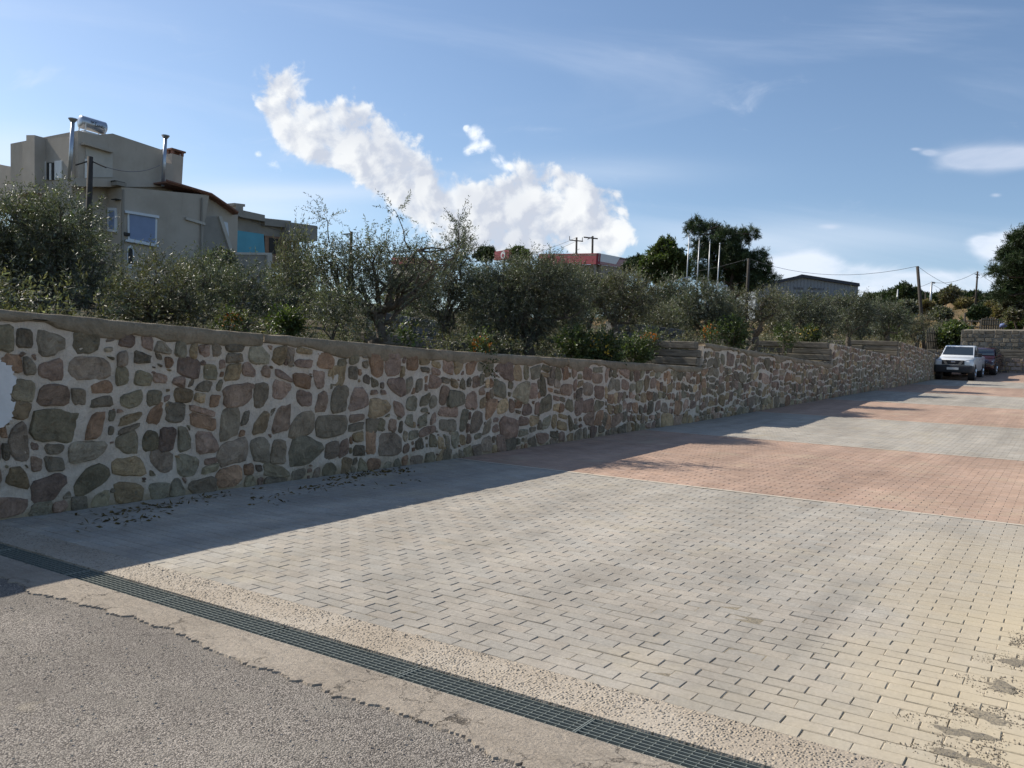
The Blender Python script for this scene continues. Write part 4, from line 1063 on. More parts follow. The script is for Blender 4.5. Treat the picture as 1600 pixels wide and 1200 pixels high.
def far_trees():
    rng = np.random.default_rng(77)
    def cl(lst, Z, flat=.7, dz=.8): return [(at(x, y, Z + rng.normal(0, dz)), (r * .85 * Z / F, r * .85 * Z / F, r * .85 * Z / F * flat)) for x, y, r in lst]
    Z = 68
    pine('tall spreading dark pine behind the four flagpoles', ground_at(1142, Z), cl([(1090, 353, 13), (1080, 362, 10), (1110, 362, 17), (1135, 372, 20), (1160, 372, 14), (1175, 366, 10), (1095, 385, 14), (1120, 395, 24), (1145, 400, 24), (1095, 405, 13), (1165, 405, 14), (1130, 425, 26), (1165, 430, 22), (1188, 402, 12), (1192, 418, 12), (1198, 434, 12), (1210, 438, 8), (1105, 432, 18), (1085, 425, 12), (1150, 448, 18), (1180, 445, 14)], Z), 201, ntw=2600, needle=(.30, .035), rt=.3, twL=.4)
    Z = 60
    pine('broad green tree left of the flagpoles', ground_at(1040, Z), cl([(1040, 385, 12), (1030, 398, 14), (1050, 400, 14), (1020, 412, 14), (1045, 418, 20), (1065, 412, 12), (1012, 425, 14), (1035, 432, 18), (1062, 428, 14)], Z), 202, M_SHRUB, 1500, (.22, .08), .2, 'broadleaf_tree')
    pine('small dark bushy tree right of the red canopy', ground_at(993, 75), cl([(990, 412, 8), (1000, 408, 7), (985, 420, 8), (1005, 420, 9)], 75), 203, M_PINE, 500, (.25, .06), .15, 'broadleaf_tree')
    pine('green round tree behind the red sign', ground_at(806, 97), cl([(796, 399, 7), (810, 395, 9), (820, 399, 8), (804, 404, 10)], 97), 204, M_SHRUB, 600, (.3, .1), .15, 'broadleaf_tree')
    pine('dark bush left of the red sign', ground_at(762, 97), cl([(756, 394, 7), (766, 393, 6), (750, 400, 9), (762, 401, 9)], 97), 205, M_PINE, 350, (.28, .08), .15, 'broadleaf_tree')
    Z = 57
    pine('dark pine at the right edge of the lot', ground_at(1612, Z), cl([(1590, 375, 12), (1605, 368, 14), (1580, 395, 11), (1600, 395, 18), (1570, 402, 9), (1590, 415, 18), (1556, 425, 9), (1575, 428, 13), (1600, 432, 20), (1565, 448, 11), (1585, 455, 16), (1615, 450, 22), (1640, 420, 30), (1630, 385, 22), (1562, 462, 8), (1650, 460, 24)], Z), 206, ntw=2600, needle=(.28, .035), rt=.3, twL=.4)
    pine('thin leafed brownish tree below the pine at the right edge', ground_at(1585, 62), cl([(1575, 478, 11), (1592, 482, 13), (1583, 495, 10), (1600, 470, 12)], 62), 207, M_OLIVE2, 420, (.2, .07), .1, 'broadleaf_tree')
    # trees along the crest of the dry hill
    labs = ['leftmost crest tree, just right of the warehouse', 'low dark crest tree left of the thin grey pole', 'spiky young pine on the crest by the thin grey pole', 'second spiky young pine on the crest', 'dark crest tree beside the leaning pole', 'broad dark crest tree under the lamp post',
            'low tree on the crest right of the lamp post', 'round dark crest tree right of the lamp post', 'tall yellowish crest tree midway between lamp post and far pole', 'yellowish bush at the side of the tall crest tree', 'dark tree on the crest left of the far pole', 'bushy tree at the foot of the far pole', 'wide dark crest tree right of the far pole', 'dark crest tree touching the pine at the right edge']
    spec = [(1362, 470, 16, 0), (1385, 467, 18, 0), (1413, 458, 9, 1), (1428, 462, 8, 1), (1445, 470, 14, 0), (1462, 474, 16, 0), (1474, 472, 10, 2), (1468, 467, 9, 0), (1487, 462, 13, 2), (1498, 468, 8, 2), (1512, 470, 10, 0), (1522, 465, 11, 0), (1545, 468, 15, 0), (1560, 472, 12, 0)]
    for (x, y, r, k), lab in zip(spec, labs):
        Z = 104 + rng.uniform(-6, 8)
        c = [(x + rng.normal(0, r * .4), y + 3 + rng.normal(0, 2), r * rng.uniform(.5, .75)) for _ in range(4)] + ([(x, y - 3, r * .5)] if k else [])
        g = ground_at(x, Z); cc = cl(c, Z, 1.0 if k == 1 else .75); lowest = min(q[0][2] - q[1][2] for q in cc); g[2] = min(g[2], lowest - .3)
        pine(lab, g, cc, 300 + int(x), (M_PINE, M_PINE, M_OLIVE2)[k], 420, (.45, .14), .15, 'hill_tree', .5, 'trees along the crest of the hill')
    labs = ['round grey bush on the dry slope right of the leaning pole', 'dark bush on the dry slope below the far pole', 'brownish bush on the dry slope under the lamp post', 'reddish dry bush high on the slope', 'olive green bush low on the dry slope', 'dry brown bush right of the far pole', 'dark green bush at the left of the dry slope', 'brown bush at the right of the dry slope']
    for (x, y, r, Z, m), lab in zip([(1470, 494, 11, 84, 0), (1529, 492, 10, 82, 1), (1445, 482, 10, 92, 2), (1508, 478, 9, 96, 2), (1415, 486, 14, 80, 0), (1548, 486, 9, 88, 2), (1392, 480, 12, 90, 1), (1565, 490, 10, 84, 2)], labs):
        g = ground_at(x, Z); c = cl([(x - r * .4, y, r * .7), (x + r * .4, y, r * .7), (x, y - r * .3, r * .7)], Z, .7, .3); g[2] = min(g[2], min(q[0][2] - q[1][2] for q in c) - .2)
        pine(lab, g, c, 400 + int(x), (M_OLIVE, M_PINE, M_DRYBUSH)[m], 360, (.35, .12), .1, 'hillside_bush', .4, 'bushes on the dry slope')
far_trees()

# ------------------------------------------------------------------ buildings
def b_stucco(n, p, b):
    a = n.noise(p, 0.8, 5, 0.65); f = n.noise(p, 30, 4, 0.7); w = n.noise(n.scale(p, (2.2, 2.2, 0.25)), 2.2, 5, 0.65)
    c = n.mix(n.ramp(a, 0.3, 0.7), (0.385, 0.34, 0.285), (0.455, 0.405, 0.345)); c = n.mix(n.m('MULTIPLY', n.ramp(w, 0.55, 0.8), 0.35), c, (0.25, 0.22, 0.18))
    setb(n, b, c, 0.92, 0.15, None, f, 0.01, 0.6)
M_STUCCO = material('beige_stucco', b_stucco)
M_STUCCO2 = plain('grey_render', (0.27, 0.25, 0.22), 0.92, var=.18, scale=1.2); M_TRIM = plain('pale_blue_trim', (0.62, 0.66, 0.70), .6, var=.05); M_SHUT = plain('blue_shutter', (0.20, 0.26, 0.40), .5, var=.08, scale=3)
M_GLASS = plain('window_glass', (0.03, 0.045, 0.06), 0.08, 0, .8, .1); M_TILE = plain('clay_tile', (0.21, 0.105, 0.075), .85, var=.35, scale=5); M_METAL = plain('flue_metal', (0.42, 0.45, 0.50), .35, .7, .5, .12, 4)
M_DARK = plain('dark_recess', (0.035, 0.033, 0.03), .8, var=.2); M_TURQ = plain('turquoise_panel', (0.09, 0.33, 0.43), .55, var=.1, scale=1.5); M_WHITE = plain('white_paint', (0.72, 0.71, 0.68), .5, var=.06)
M_BRICKW = plain('raw_brick', (0.24, 0.15, 0.10), .9, var=.3, scale=4); M_WALLW = plain('pale_garden_wall', (0.46, 0.43, 0.38), .9, var=.12, scale=2)
def polyX(pts, X): return [atX(x, y, X) for x, y in pts]
def polyY(pts, Y): return [atY(x, y, Y) for x, y in pts]
def house():
    HX = -35.8; HY = 22.03
    root = thing('house', 'beige two storey house with blue shuttered windows on the left', 'house', (HX - 3, HY + 3, 3.5))
    zb = 2.6
    def down(P, k):  # drop the last k points to the ground line
        return P
    # lower storey
    lo = polyX([(190, 292), (327, 305), (322, 338), (318, 352), (318, 440), (190, 440)], HX)
    for q in (4, 5): lo[q][2] = zb
    part(MB().prism(lo, (-6.5, 0, 0)), 'wall', M_STUCCO, root)
    # upper storey, set back a little, with its sloping parapet
    X2 = HX - .9
    up = polyX([(122, 204), (150, 211), (176, 208.5), (259, 236), (259, 292), (122, 292)], X2)
    yb = up[0][1]
    part(MB().prism(up, (-.25, 0, 0)), 'gable_wall', M_STUCCO, root)
    body = [p + np.array([-.25, 0, 0]) for p in up]; part(MB().prism(body, (-5.5, 0, -.0)), 'upper_wall', M_STUCCO, root)
    # balcony opening: frame proud of a flat panel, lit interior painted in paler colour
    part(MB().prism(polyX([(134, 224), (176, 237), (176, 277), (134, 277)], X2 + .04), (-.05, 0, 0)), 'balcony_lit_panel', M_WALLW, root)
    part(MB().prism(polyX([(132, 222), (178, 236), (178, 239), (132, 225.5)], X2 + .30), (-.26, 0, 0)), 'balcony_lintel', M_STUCCO, root)
    part(MB().prism(polyX([(133, 248), (138, 249), (138, 278), (133, 278)], X2 + .07), (-.05, 0, 0)), 'shutter', M_WHITE, root)
    # flat roof with parapet over the lower corner
    p = polyX([(114, 278), (190, 280), (190, 292), (114, 291)], HX - .35); part(MB().prism(p, (-.3, 0, 0)), 'parapet', M_STUCCO, root)
    led = MB(); a = atX(192, 291, HX); led.box((a[0] - 4.6, a[1] - .35, a[2] - .02), (a[0] + .12, a[1] + .1, a[2] + .14)); part(led, 'eaves', M_STUCCO2, root)
    led = MB(); led.box((a[0] - 4.6, a[1] - .38, a[2] + .14), (a[0] + .0, a[1] + .1, a[2] + .19)); part(led, 'roof_edge', M_DARK, root)
    # tiled roof falling to the right
    rf = polyX([(259, 283), (300, 294), (330, 304), (345, 313), (372, 333), (372, 335), (345, 315.5), (330, 306.5), (300, 296.5), (259, 285.5)], HX + .05)
    part(MB().prism(rf, (-7, 0, 0)), 'roof', M_TILE, root)
    e0, e1, e2 = atX(260, 282, HX + .08), atX(330, 303, HX + .08), atX(372, 332, HX + .08)
    for (u, v, k) in ((e0, e1, 9), (e1, e2, 7)):
        for q in range(k):
            c = u + (v - u) * ((q + .5) / k); L = (v - u) / k * .48
            part(MB().tube([c - L, c + L], .06, 7), 'roof_tile', M_TILE, root)
    part(MB().tube([atX(192.5, 296, HX + .08), atX(191.5, 440, HX + .08)], .05, 6), 'drainpipe', M_STUCCO2, root)
    part(MB().tube([atX(316, 309, HX + .08), atX(313, 440, HX + .08)], .045, 6), 'drainpipe', M_STUCCO2, root)
    part(MB().box(tuple(atX(194, 366, HX) - [0, .1, .06]), tuple(atX(197, 366, HX) + [.15, .1, .06])), 'vent', M_DARK, root)
    # part of the house right of the lower block, further back
    ex = polyX([(316, 300), (335, 308), (372, 330), (372, 440), (316, 440)], HX - .35)
    for q in (3, 4): ex[q][2] = zb
    part(MB().prism(ex, (-5, 0, 0)), 'rear_wall', M_STUCCO, root)
    st = polyX([(316, 340), (345, 338), (362, 396), (362, 430), (316, 430)], HX - .12)
    part(MB().prism(st, (-.9, 0, 0)), 'stair_wall', M_STUCCO2, root)
    ed = polyX([(342, 338), (347, 338), (366, 395), (361, 396)], HX - .02); part(MB().prism(ed, (-1.1, 0, 0)), 'stair_coping', M_WALLW, root)
    part(MB().prism(polyX([(350, 346), (356, 348), (358, 372), (352, 370)], HX - .30), (-.06, 0, 0)), 'window', M_TRIM, root)
    wl = polyX([(291, 339), (321, 348), (321, 352), (291, 343)], HX + .12); part(MB().prism(wl, (-.3, 0, 0)), 'ledge', M_WALLW, root)
    # windows on the long face
    def winX(pts, X, fr, m, name='window', d=.08):
        f = part(MB().prism(polyX(pts, X), (-.14, 0, 0)), name, M_TRIM, root)
        c = np.mean(pts, 0); inn = [(c[0] + (x - c[0]) * fr, c[1] + (y - c[1]) * fr) for x, y in pts]
        o = MB().prism(polyX(inn, X + .012), (-.03, 0, 0)).build('pane', m, f); o.data.transform(Matrix.Translation([-float(q) for q in root.location])); return f
    winX([(199.5, 330), (246, 337), (245, 384), (200, 375)], HX + .06, .87, M_SHUT)
    part(MB().prism(polyX([(196, 328.5), (249, 337), (249, 341), (196, 332.5)], HX + .16), (-.2, 0, 0)), 'lintel', M_TRIM, root)
    part(MB().prism(polyX([(197, 374), (248, 383), (248, 386), (197, 377)], HX + .2), (-.22, 0, 0)), 'sill', M_TRIM, root)
    winX([(199, 390), (200.5, 385), (204, 383), (208, 386), (209, 391), (209, 420), (199, 418)], HX + .05, .7, M_DARK, 'arched_window')
    # end face with two narrow windows
    def winY(pts, Y, fr, m):
        f = part(MB().prism(polyY(pts, Y), (0, .14, 0)), 'window', M_TRIM, root)
        c = np.mean(pts, 0); inn = [(c[0] + (x - c[0]) * fr, c[1] + (y - c[1]) * (fr + .1)) for x, y in pts]
        o = MB().prism(polyY(inn, Y - .012), (0, .03, 0)).build('pane', m, f); o.data.transform(Matrix.Translation([-float(q) for q in root.location]))
    winY([(150, 320), (160.5, 322), (160, 359), (149.5, 357)], HY - .06, .68, M_SHUT); winY([(168, 324), (180.5, 325), (180, 363), (167.5, 361)], HY - .06, .68, M_SHUT)
    part(MB().box(tuple(atY(182, 312, HY) - [.02, .25, .05]), tuple(atY(188, 317, HY) + [.05, 0, .15])), 'wall_lamp', M_DARK, root)
    # left wing
    WY = yb - .03
    wing = polyY([(53, 221), (114, 214), (116, 300), (53, 300)], WY); wing[2][2] = wing[3][2] = zb + 2
    part(MB().prism(wing, (0, 5, 0)), 'wing_wall', M_STUCCO, root)
    for pts, m, nm in (([(59, 252.5), (70, 252), (70, 281), (59, 281)], M_WHITE, 'shutter'), ([(85, 251.5), (96, 250.5), (96, 280), (85, 281)], M_WHITE, 'shutter'), ([(73, 254), (84, 254), (84, 281), (73, 281)], M_DARK, 'window')):
        part(MB().prism(polyY(pts, WY - .05), (0, .07, 0)), nm, m, root)
    part(MB().prism(polyY([(77, 255), (79, 255), (79, 281), (77, 281)], WY - .09), (0, .05, 0)), 'window_mullion', M_WHITE, root)
    cp = polyY([(35, 222), (41, 222), (41, 211), (54, 211), (54, 300), (35, 300)], WY - .5); part(MB().prism(cp, (0, 1.2, 0)), 'chimney', M_STUCCO, root)
    part(MB().prism(polyY([(-60, 243), (0, 257), (48, 266), (48, 320), (-60, 320)], WY + .6), (0, 4, 0)), 'side_wall', M_STUCCO, root)
    # flues and chimney
    for (x0, y0, x1, y1, X, nm) in ((114, 187, 108.5, 281, X2 + .3, 'flue'), (258.5, 213, 254.5, 291, X2 + .35, 'flue')):
        a, b = atX(x0, y0, X), atX(x1, y1, X); a[1] = b[1] = (a[1] + b[1]) / 2
        f = part(MB().tube([b, a], .085, 10), nm, M_METAL, root, True)
        o = MB().tube([a - [0, 0, .1], a + [0, 0, .02], a + [0, 0, .05]], [.10, .19, .19], 10).build('flue_cap', M_METAL, f); o.data.transform(Matrix.Translation([-float(q) for q in root.location]))
    ch = atX(270, 262, X2 - 1.2); t = atX(270, 243, X2 - 1.2)[2]
    c_ = part(MB().box((ch[0] - .35, ch[1] - .32, ch[2] - 2), (ch[0] + .35, ch[1] + .32, t)), 'chimney', M_STUCCO, root)
    mb = MB()
    for sx in (-.3, 0, .3):
        for sy in (-.27, .27): mb.box((ch[0] + sx - .06, ch[1] + sy - .06, t), (ch[0] + sx + .06, ch[1] + sy + .06, t + .18))
    mb.box((ch[0] - .42, ch[1] - .4, t + .18), (ch[0] + .42, ch[1] + .4, t + .26))
    o = mb.build('chimney_cap', M_TILE, c_); o.data.transform(Matrix.Translation([-float(q) for q in root.location]))
    # solar water tank on the roof: lifted off in one piece
    a, b = atX(126, 191.5, X2 - .8), atX(162.5, 199.5, X2 - .8); b[2] = a[2] = (a[2] + b[2]) / 2
    tk = thing('solar_water_tank', 'white cylindrical solar water tank on the flat roof of the house', 'water tank', (a + b) / 2 - [0, 0, .6])
    part(MB().tube([a - [0, .06, 0], a, b, b + [0, .06, 0]], [.2, .29, .29, .2], 16), 'tank', M_METAL, tk, True)
    fr = MB()
    for q in (.08, .92):
        c = a + (b - a) * q
        for dx in (-.28, .28): fr.tube([c + [dx, 0, -1.0], c + [dx * .9, 0, .05]], .03, 5)
        fr.tube([c + [-.28, 0, -.38], c + [.28, 0, -.38]], .025, 5)
    fr.tube([a + [.28, 0, -.45], b + [.28, 0, -.45]], .05, 5); part(fr, 'stand', M_WHITE, tk)
    part(MB().box((a[0] - 1.6, a[1], a[2] - .85), (a[0] - .3, b[1], a[2] - .75)), 'collector_panel', M_GLASS, tk)
    for txt, q, dz in (('SKY', .40, .04), ('LAND', .66, -.04)):
        cu = bpy.data.curves.new('lettering', 'FONT'); cu.body = txt; cu.size = .17; cu.align_x = 'CENTER'; cu.align_y = 'CENTER'; cu.extrude = .002
        to = bpy.data.objects.new('tmp', cu); COL.objects.link(to); bpy.context.view_layer.update()
        me = bpy.data.meshes.new_from_object(to); bpy.data.objects.remove(to)
        o = link('lettering', me, M_DARK, tk); pt = a + (b - a) * q
        o.rotation_euler = (math.pi / 2, 0, math.pi / 2); o.location = (pt[0] + .292 - tk.location[0], pt[1] - tk.location[1], pt[2] + dz - tk.location[2])
house()
def unfinished():
    X = -46.0
    root = thing('unfinished_building', 'grey concrete building with a turquoise panel and a raw brick bay', 'building', (X - 3, 40, 6))
    w = polyX([(355, 326), (414, 340), (414, 345), (495, 351), (495, 440), (355, 440)], X - .5); w2 = polyX([(358, 335), (455, 345), (455, 415), (358, 405)], X)
    part(MB().prism(w2, (-6, 0, 0)), 'wall', M_STUCCO2, root)
    part(MB().prism(polyX([(350, 322), (414, 336), (414, 346), (350, 334)], X + .5), (-6, 0, 0)), 'roof_slab', M_STUCCO2, root)
    part(MB().prism(polyX([(414, 342), (453, 346), (453, 356), (414, 352)], X + .4), (-6, 0, 0)), 'roof_beam', M_STUCCO2, root)
    part(MB().prism(polyX([(452, 347), (496, 353), (496, 377), (470, 378), (452, 374)], X + .8), (-5, 0, 0)), 'balcony_slab', M_STUCCO2, root)
    part(MB().prism(polyX([(365, 359), (412, 366), (414, 396), (366, 394)], X + .12), (-.1, 0, 0)), 'turquoise_panel', M_TURQ, root)
    part(MB().prism(polyX([(414, 368), (456, 372), (456, 420), (414, 414)], X + .10), (-.2, 0, 0)), 'brick_bay', M_BRICKW, root)
    part(MB().prism(polyX([(421, 371), (438, 374), (438, 397), (421, 396)], X + .14), (-.1, 0, 0)), 'window_opening', M_DARK, root)
    part(MB().prism(polyX([(463, 376), (468, 377), (468, 430), (463, 430)], X + .6), (-.4, 0, 0)), 'column', M_STUCCO2, root)
    part(MB().prism(polyX([(366, 317), (383, 319), (383, 323), (380, 323), (380, 332), (369, 330), (369, 321), (366, 321)], X - .6), (-.9, 0, 0)), 'chimney', M_STUCCO2, root)
    b = polyX([(424, 410), (500, 418), (500, 430), (424, 424)], X + 2); part(MB().prism(b, (-.4, 0, 0)), 'low_wall', M_WALLW, root)
    g = thing('garden_wall', 'pale rendered garden wall between the beige house and the olive trees', 'wall', atX(390, 430, -33.5))
    p = polyX([(359, 397), (423, 398), (423, 440), (359, 440)], -33.5); p[2][2] = p[3][2] = 3.3
    part(MB().prism(p, (-.25, 0, 0)), 'panel', M_STUCCO2, g)
    part(MB().prism(polyX([(359, 394), (425, 395), (425, 398.5), (359, 397.5)], -33.45), (-.35, 0, 0)), 'coping', M_WALLW, g)
    part(MB().prism(polyX([(418, 398), (425.5, 398), (425.5, 445), (418, 445)], -33.35), (-.3, 0, 0)), 'pillar', M_WALLW, g)
    g = thing('low_concrete_wall', 'low grey concrete wall below the white boulders', 'wall', at(450, 470, 22))
    c = at(450, 468, 22); part(MB().box((c[0] - 1.2, c[1] - .1, c[2] - .5), (c[0] + 1.8, c[1] + .15, c[2] + .2), None, .02), 'block', M_STUCCO2, g)
    labs = ['leftmost white boulder of the row above the low concrete wall', 'middle white boulder of the row above the low concrete wall', 'rightmost white boulder of the row above the low concrete wall']
    for q, (x, r) in enumerate(((458, .22), (478, .26), (500, .24))):
        bm = bmesh.new(); bmesh.ops.create_icosphere(bm, subdivisions=3, radius=1)
        rr = np.random.default_rng(q)
        off = rr.uniform(0, 9, 3)
        for v in bm.verts:
            s = 1 + .18 * math.sin(v.co.x * 3 + off[0]) * math.sin(v.co.y * 4 + off[1]) + .1 * math.sin(v.co.z * 7 + off[2]); v.co = Vector((v.co.x * r * 1.7 * s, v.co.y * r * 1.2 * s, v.co.z * r * .6 * s))
        me = bpy.data.meshes.new('boulder'); bm.to_mesh(me); bm.free()
        o = link('boulder', me, M_WHITE, None, True); o.location = at(x, 466, 21.8); tag(o, labs[q], 'boulder', 'white boulders')
unfinished()
M_REDP = plain('red_fascia', (0.19, 0.012, 0.024), .45, var=.08, scale=1); M_SILVER = plain('silver_fascia', (0.48, 0.50, 0.53), .45, var=.06); M_SHED = plain('shed_sheet', (0.20, 0.225, 0.255), .6, var=.08, scale=.4); M_SHEDB = plain('shed_trim', (0.035, 0.04, 0.055), .6)
def far_buildings():
    a, b, c = at(842, 397, 108), at(936, 395.5, 100), at(986, 405, 116)
    pass
    root = thing('red_canopy_building', 'flat roofed building with a red fascia and a silver corner band', 'building', b - [0, 0, 5])
    def panel(p, q, z0, z1, m, nm, out=0.0, dep=.3):
        d = unit(q - p); nn = np.cross(d, [0, 0, 1.0]); 
        P = [p + nn * out + [0, 0, z1], q + nn * out + [0, 0, z1], q + nn * out + [0, 0, z0], p + nn * out + [0, 0, z0]]
        part(MB().prism(P, -nn * dep), nm, m, root)
    panel(a, b, -1.3, 0, M_REDP, 'fascia'); panel(b, c, -1.3, 0, M_REDP, 'fascia')
    e = b + (c - b) * .62; P = [b + [0, 0, -.01], e + [0, 0, -.01], b + (c - b) * .5 + [0, 0, -1.0], b + [0, 0, -.95]]
    nn = np.cross(unit(c - b), [0, 0, 1.0]); part(MB().prism([q + nn * .03 for q in P], nn * -.05), 'silver_band', M_SILVER, root)
    panel(a + unit(c - b) * .4, b + unit(c - b) * .4, -6, -1.3, M_STUCCO2, 'wall', -.4); panel(b + unit(c - b) * .4, c, -6, -1.3, M_STUCCO2, 'wall', -.4)
    part(MB().prism([a - [0, 0, .1], b - [0, 0, .1], c - [0, 0, .1], a + (c - b) - [0, 0, .1]], (0, 0, -.2)), 'roof', M_STUCCO2, root)
    d = at(612, 402, 104); e = at(650, 402, 100); root = thing('red_kiosk', 'low red roofed building glimpsed over the spreading olive tree', 'building', d - [0, 0, 4])
    panel(d, e, -.8, 0, M_REDP, 'fascia', 0, 3); panel(d, e, -4, -.8, M_WALLW, 'wall', -.3, 2.5)
    p = at(773, 393, 92); q = at(795, 395, 90); root = thing('red_sign', 'red box sign with a pale round emblem above the olive trees', 'sign', (p + q) / 2 - [0, 0, 4])
    q[2] = p[2]; panel(p, q, -.95, .0, M_REDP, 'board', 0, .35)
    mid = p + (q - p) * .62; nn = np.cross(unit(q - p), [0, 0, 1.0]); t = unit(q - p)
    P = [mid + nn * .04 + (t * math.cos(w) + np.array([0, 0, 1]) * math.sin(w)) * .40 - [0, 0, .50] for w in np.linspace(0, 2 * math.pi, 20, endpoint=False)]
    part(MB().prism(P, nn * -.06), 'emblem', M_SILVER, root)
    P = [mid + nn * .06 + (t * math.cos(w) + np.array([0, 0, 1]) * math.sin(w)) * .2 - [0, 0, .55] for w in np.linspace(0, 2 * math.pi, 14, endpoint=False)]
    part(MB().prism(P, nn * -.03), 'emblem_core', M_REDP, root)
    part(MB().tube([mid - [0, 0, 5] - nn * .2, mid - [0, 0, .9] - nn * .2], .12, 8), 'post', M_SHEDB, root)
    # warehouse
    Z = 122; g = [at(x, y, Z) for x, y in ((1182, 449.5), (1254, 434), (1341, 447.5))]
    base = at(1260, 475, Z)[2] - 3
    root = thing('warehouse', 'grey sheet metal warehouse with a low gable and faded lettering', 'warehouse', np.array([g[1][0], g[1][1], base]))
    back = unit(np.cross([0, 0, 1.0], unit(g[2] - g[0])) * -1) ; back = -back if np.dot(back, ray(1260, 440)) < 0 else back
    P = [g[0], g[1], g[2], np.array([g[2][0], g[2][1], base]), np.array([g[0][0], g[0][1], base])]
    part(MB().prism(P, back * 20), 'wall', M_SHED, root)
    for u, v in ((g[0], g[1]), (g[1], g[2])):
        e = unit(v - u); part(MB().prism([u - back * .4 - e * .3, v - back * .4 + e * .1, v - back * .4 + [0, 0, .42], u - back * .4 + [0, 0, .42] - e * .3], back * 20.8), 'roof', M_SHEDB, root)
    d0, d1 = at(1245, 468, Z), at(1300, 468, Z); part(MB().prism([d0 - back * .1, d1 - back * .1, d1 - back * .1 - [0, 0, 3], d0 - back * .1 - [0, 0, 3]], back * .2), 'doorway', M_SHEDB, root)
    # sheet ribs
    u = unit(g[2] - g[0])
    rb = MB(); L = np.linalg.norm(g[2][:2] - g[0][:2])
    for q in range(1, 30):
        c = g[0] + (g[2] - g[0]) * q / 30; tz = min(np.interp(q / 30, [0, .455, 1], [g[0][2], g[1][2], g[2][2]]) - .1, 99)
        rb.box((-.03, -.03, base), (.03, .03, tz)); 
        for k in range(8):
            x, y, z = rb.v[-8 + k]; rb.v[-8 + k] = (x + c[0] - back[0] * .02, y + c[1] - back[1] * .02, z)
    tag(part(rb, 'sheet_ribs', M_SHED, root), kind='stuff')
    # two rows of worn, unreadable letters
    lt = plain('faded_lettering', (0.13, 0.135, 0.15), .7); rng = np.random.default_rng(8)
    for row, (x0, x1, y, skip) in enumerate(((1241, 1288, 450.5, 7), (1248, 1277, 457.5, 99))):
        xs_ = np.arange(x0, x1, 2.7)
        for k, x in enumerate(xs_):
            if k == skip - 1 or k == skip: continue
            c = at(x, y + (x - x0) * .03, Z) - back * .07; h = .16; w = .085
            kind = rng.integers(4); mb = MB()
            def bar(p, q):
                P = [c + u * p[0] + [0, 0, p[1]], c + u * q[0] + [0, 0, p[1]], c + u * q[0] + [0, 0, q[1]], c + u * p[0] + [0, 0, q[1]]]; mb.prism(P, back * .03)
            bar((-w, -h), (-w + .05, h))
            if kind != 1: bar((w - .05, -h), (w, h))
            if kind in (0, 2): bar((-w, h - .06), (w, h))
            if kind in (1, 3): bar((-w, -.03), (w, .03))
            part(mb, 'letter', lt, root)
far_buildings()

# ------------------------------------------------------------------ poles, wires, flagpoles
M_POLE = plain('pole_wood', (0.05, 0.042, 0.035), .9, var=.3, scale=5); M_STEEL = plain('pole_steel', (0.42, 0.43, 0.44), .4, .4, .5, .1); M_WIRE = plain('wire', (0.06, 0.06, 0.065), .6)
def pole(label, top, foot_x, Z, r, arms=(), name='utility_pole', mat=None, group=None, foot=None):
    t = at(top[0], top[1], Z); b = ground_at(foot_x, Z) if foot is None else at(foot[0], foot[1], Z)
    gzv = float(T(b[0], b[1])); b[2] = min(b[2], gzv) - .3
    root = thing(name, label, 'pole', b, group); part(MB().tube([b, t], [r * 1.15, r * .85], 8), 'shaft', mat or M_POLE, root, True)
    for (x0, y0, x1, y1, rr) in arms: part(MB().tube([at(x0, y0, Z), at(x1, y1, Z)], rr, 5), 'crossarm', mat or M_POLE, root)
    return t
def wire(label, a, b, sag=.4, r=.012, group='overhead wires'):
    a, b = np.array(a), np.array(b); pts = [a + (b - a) * t - np.array([0, 0, sag * 4 * t * (1 - t)]) for t in np.linspace(0, 1, 12)]
    c = pts[6]; o = MB().tube([p - c for p in pts], r, 4).build('overhead_wire', M_WIRE); o.location = c; tag(o, label, 'wire', group)
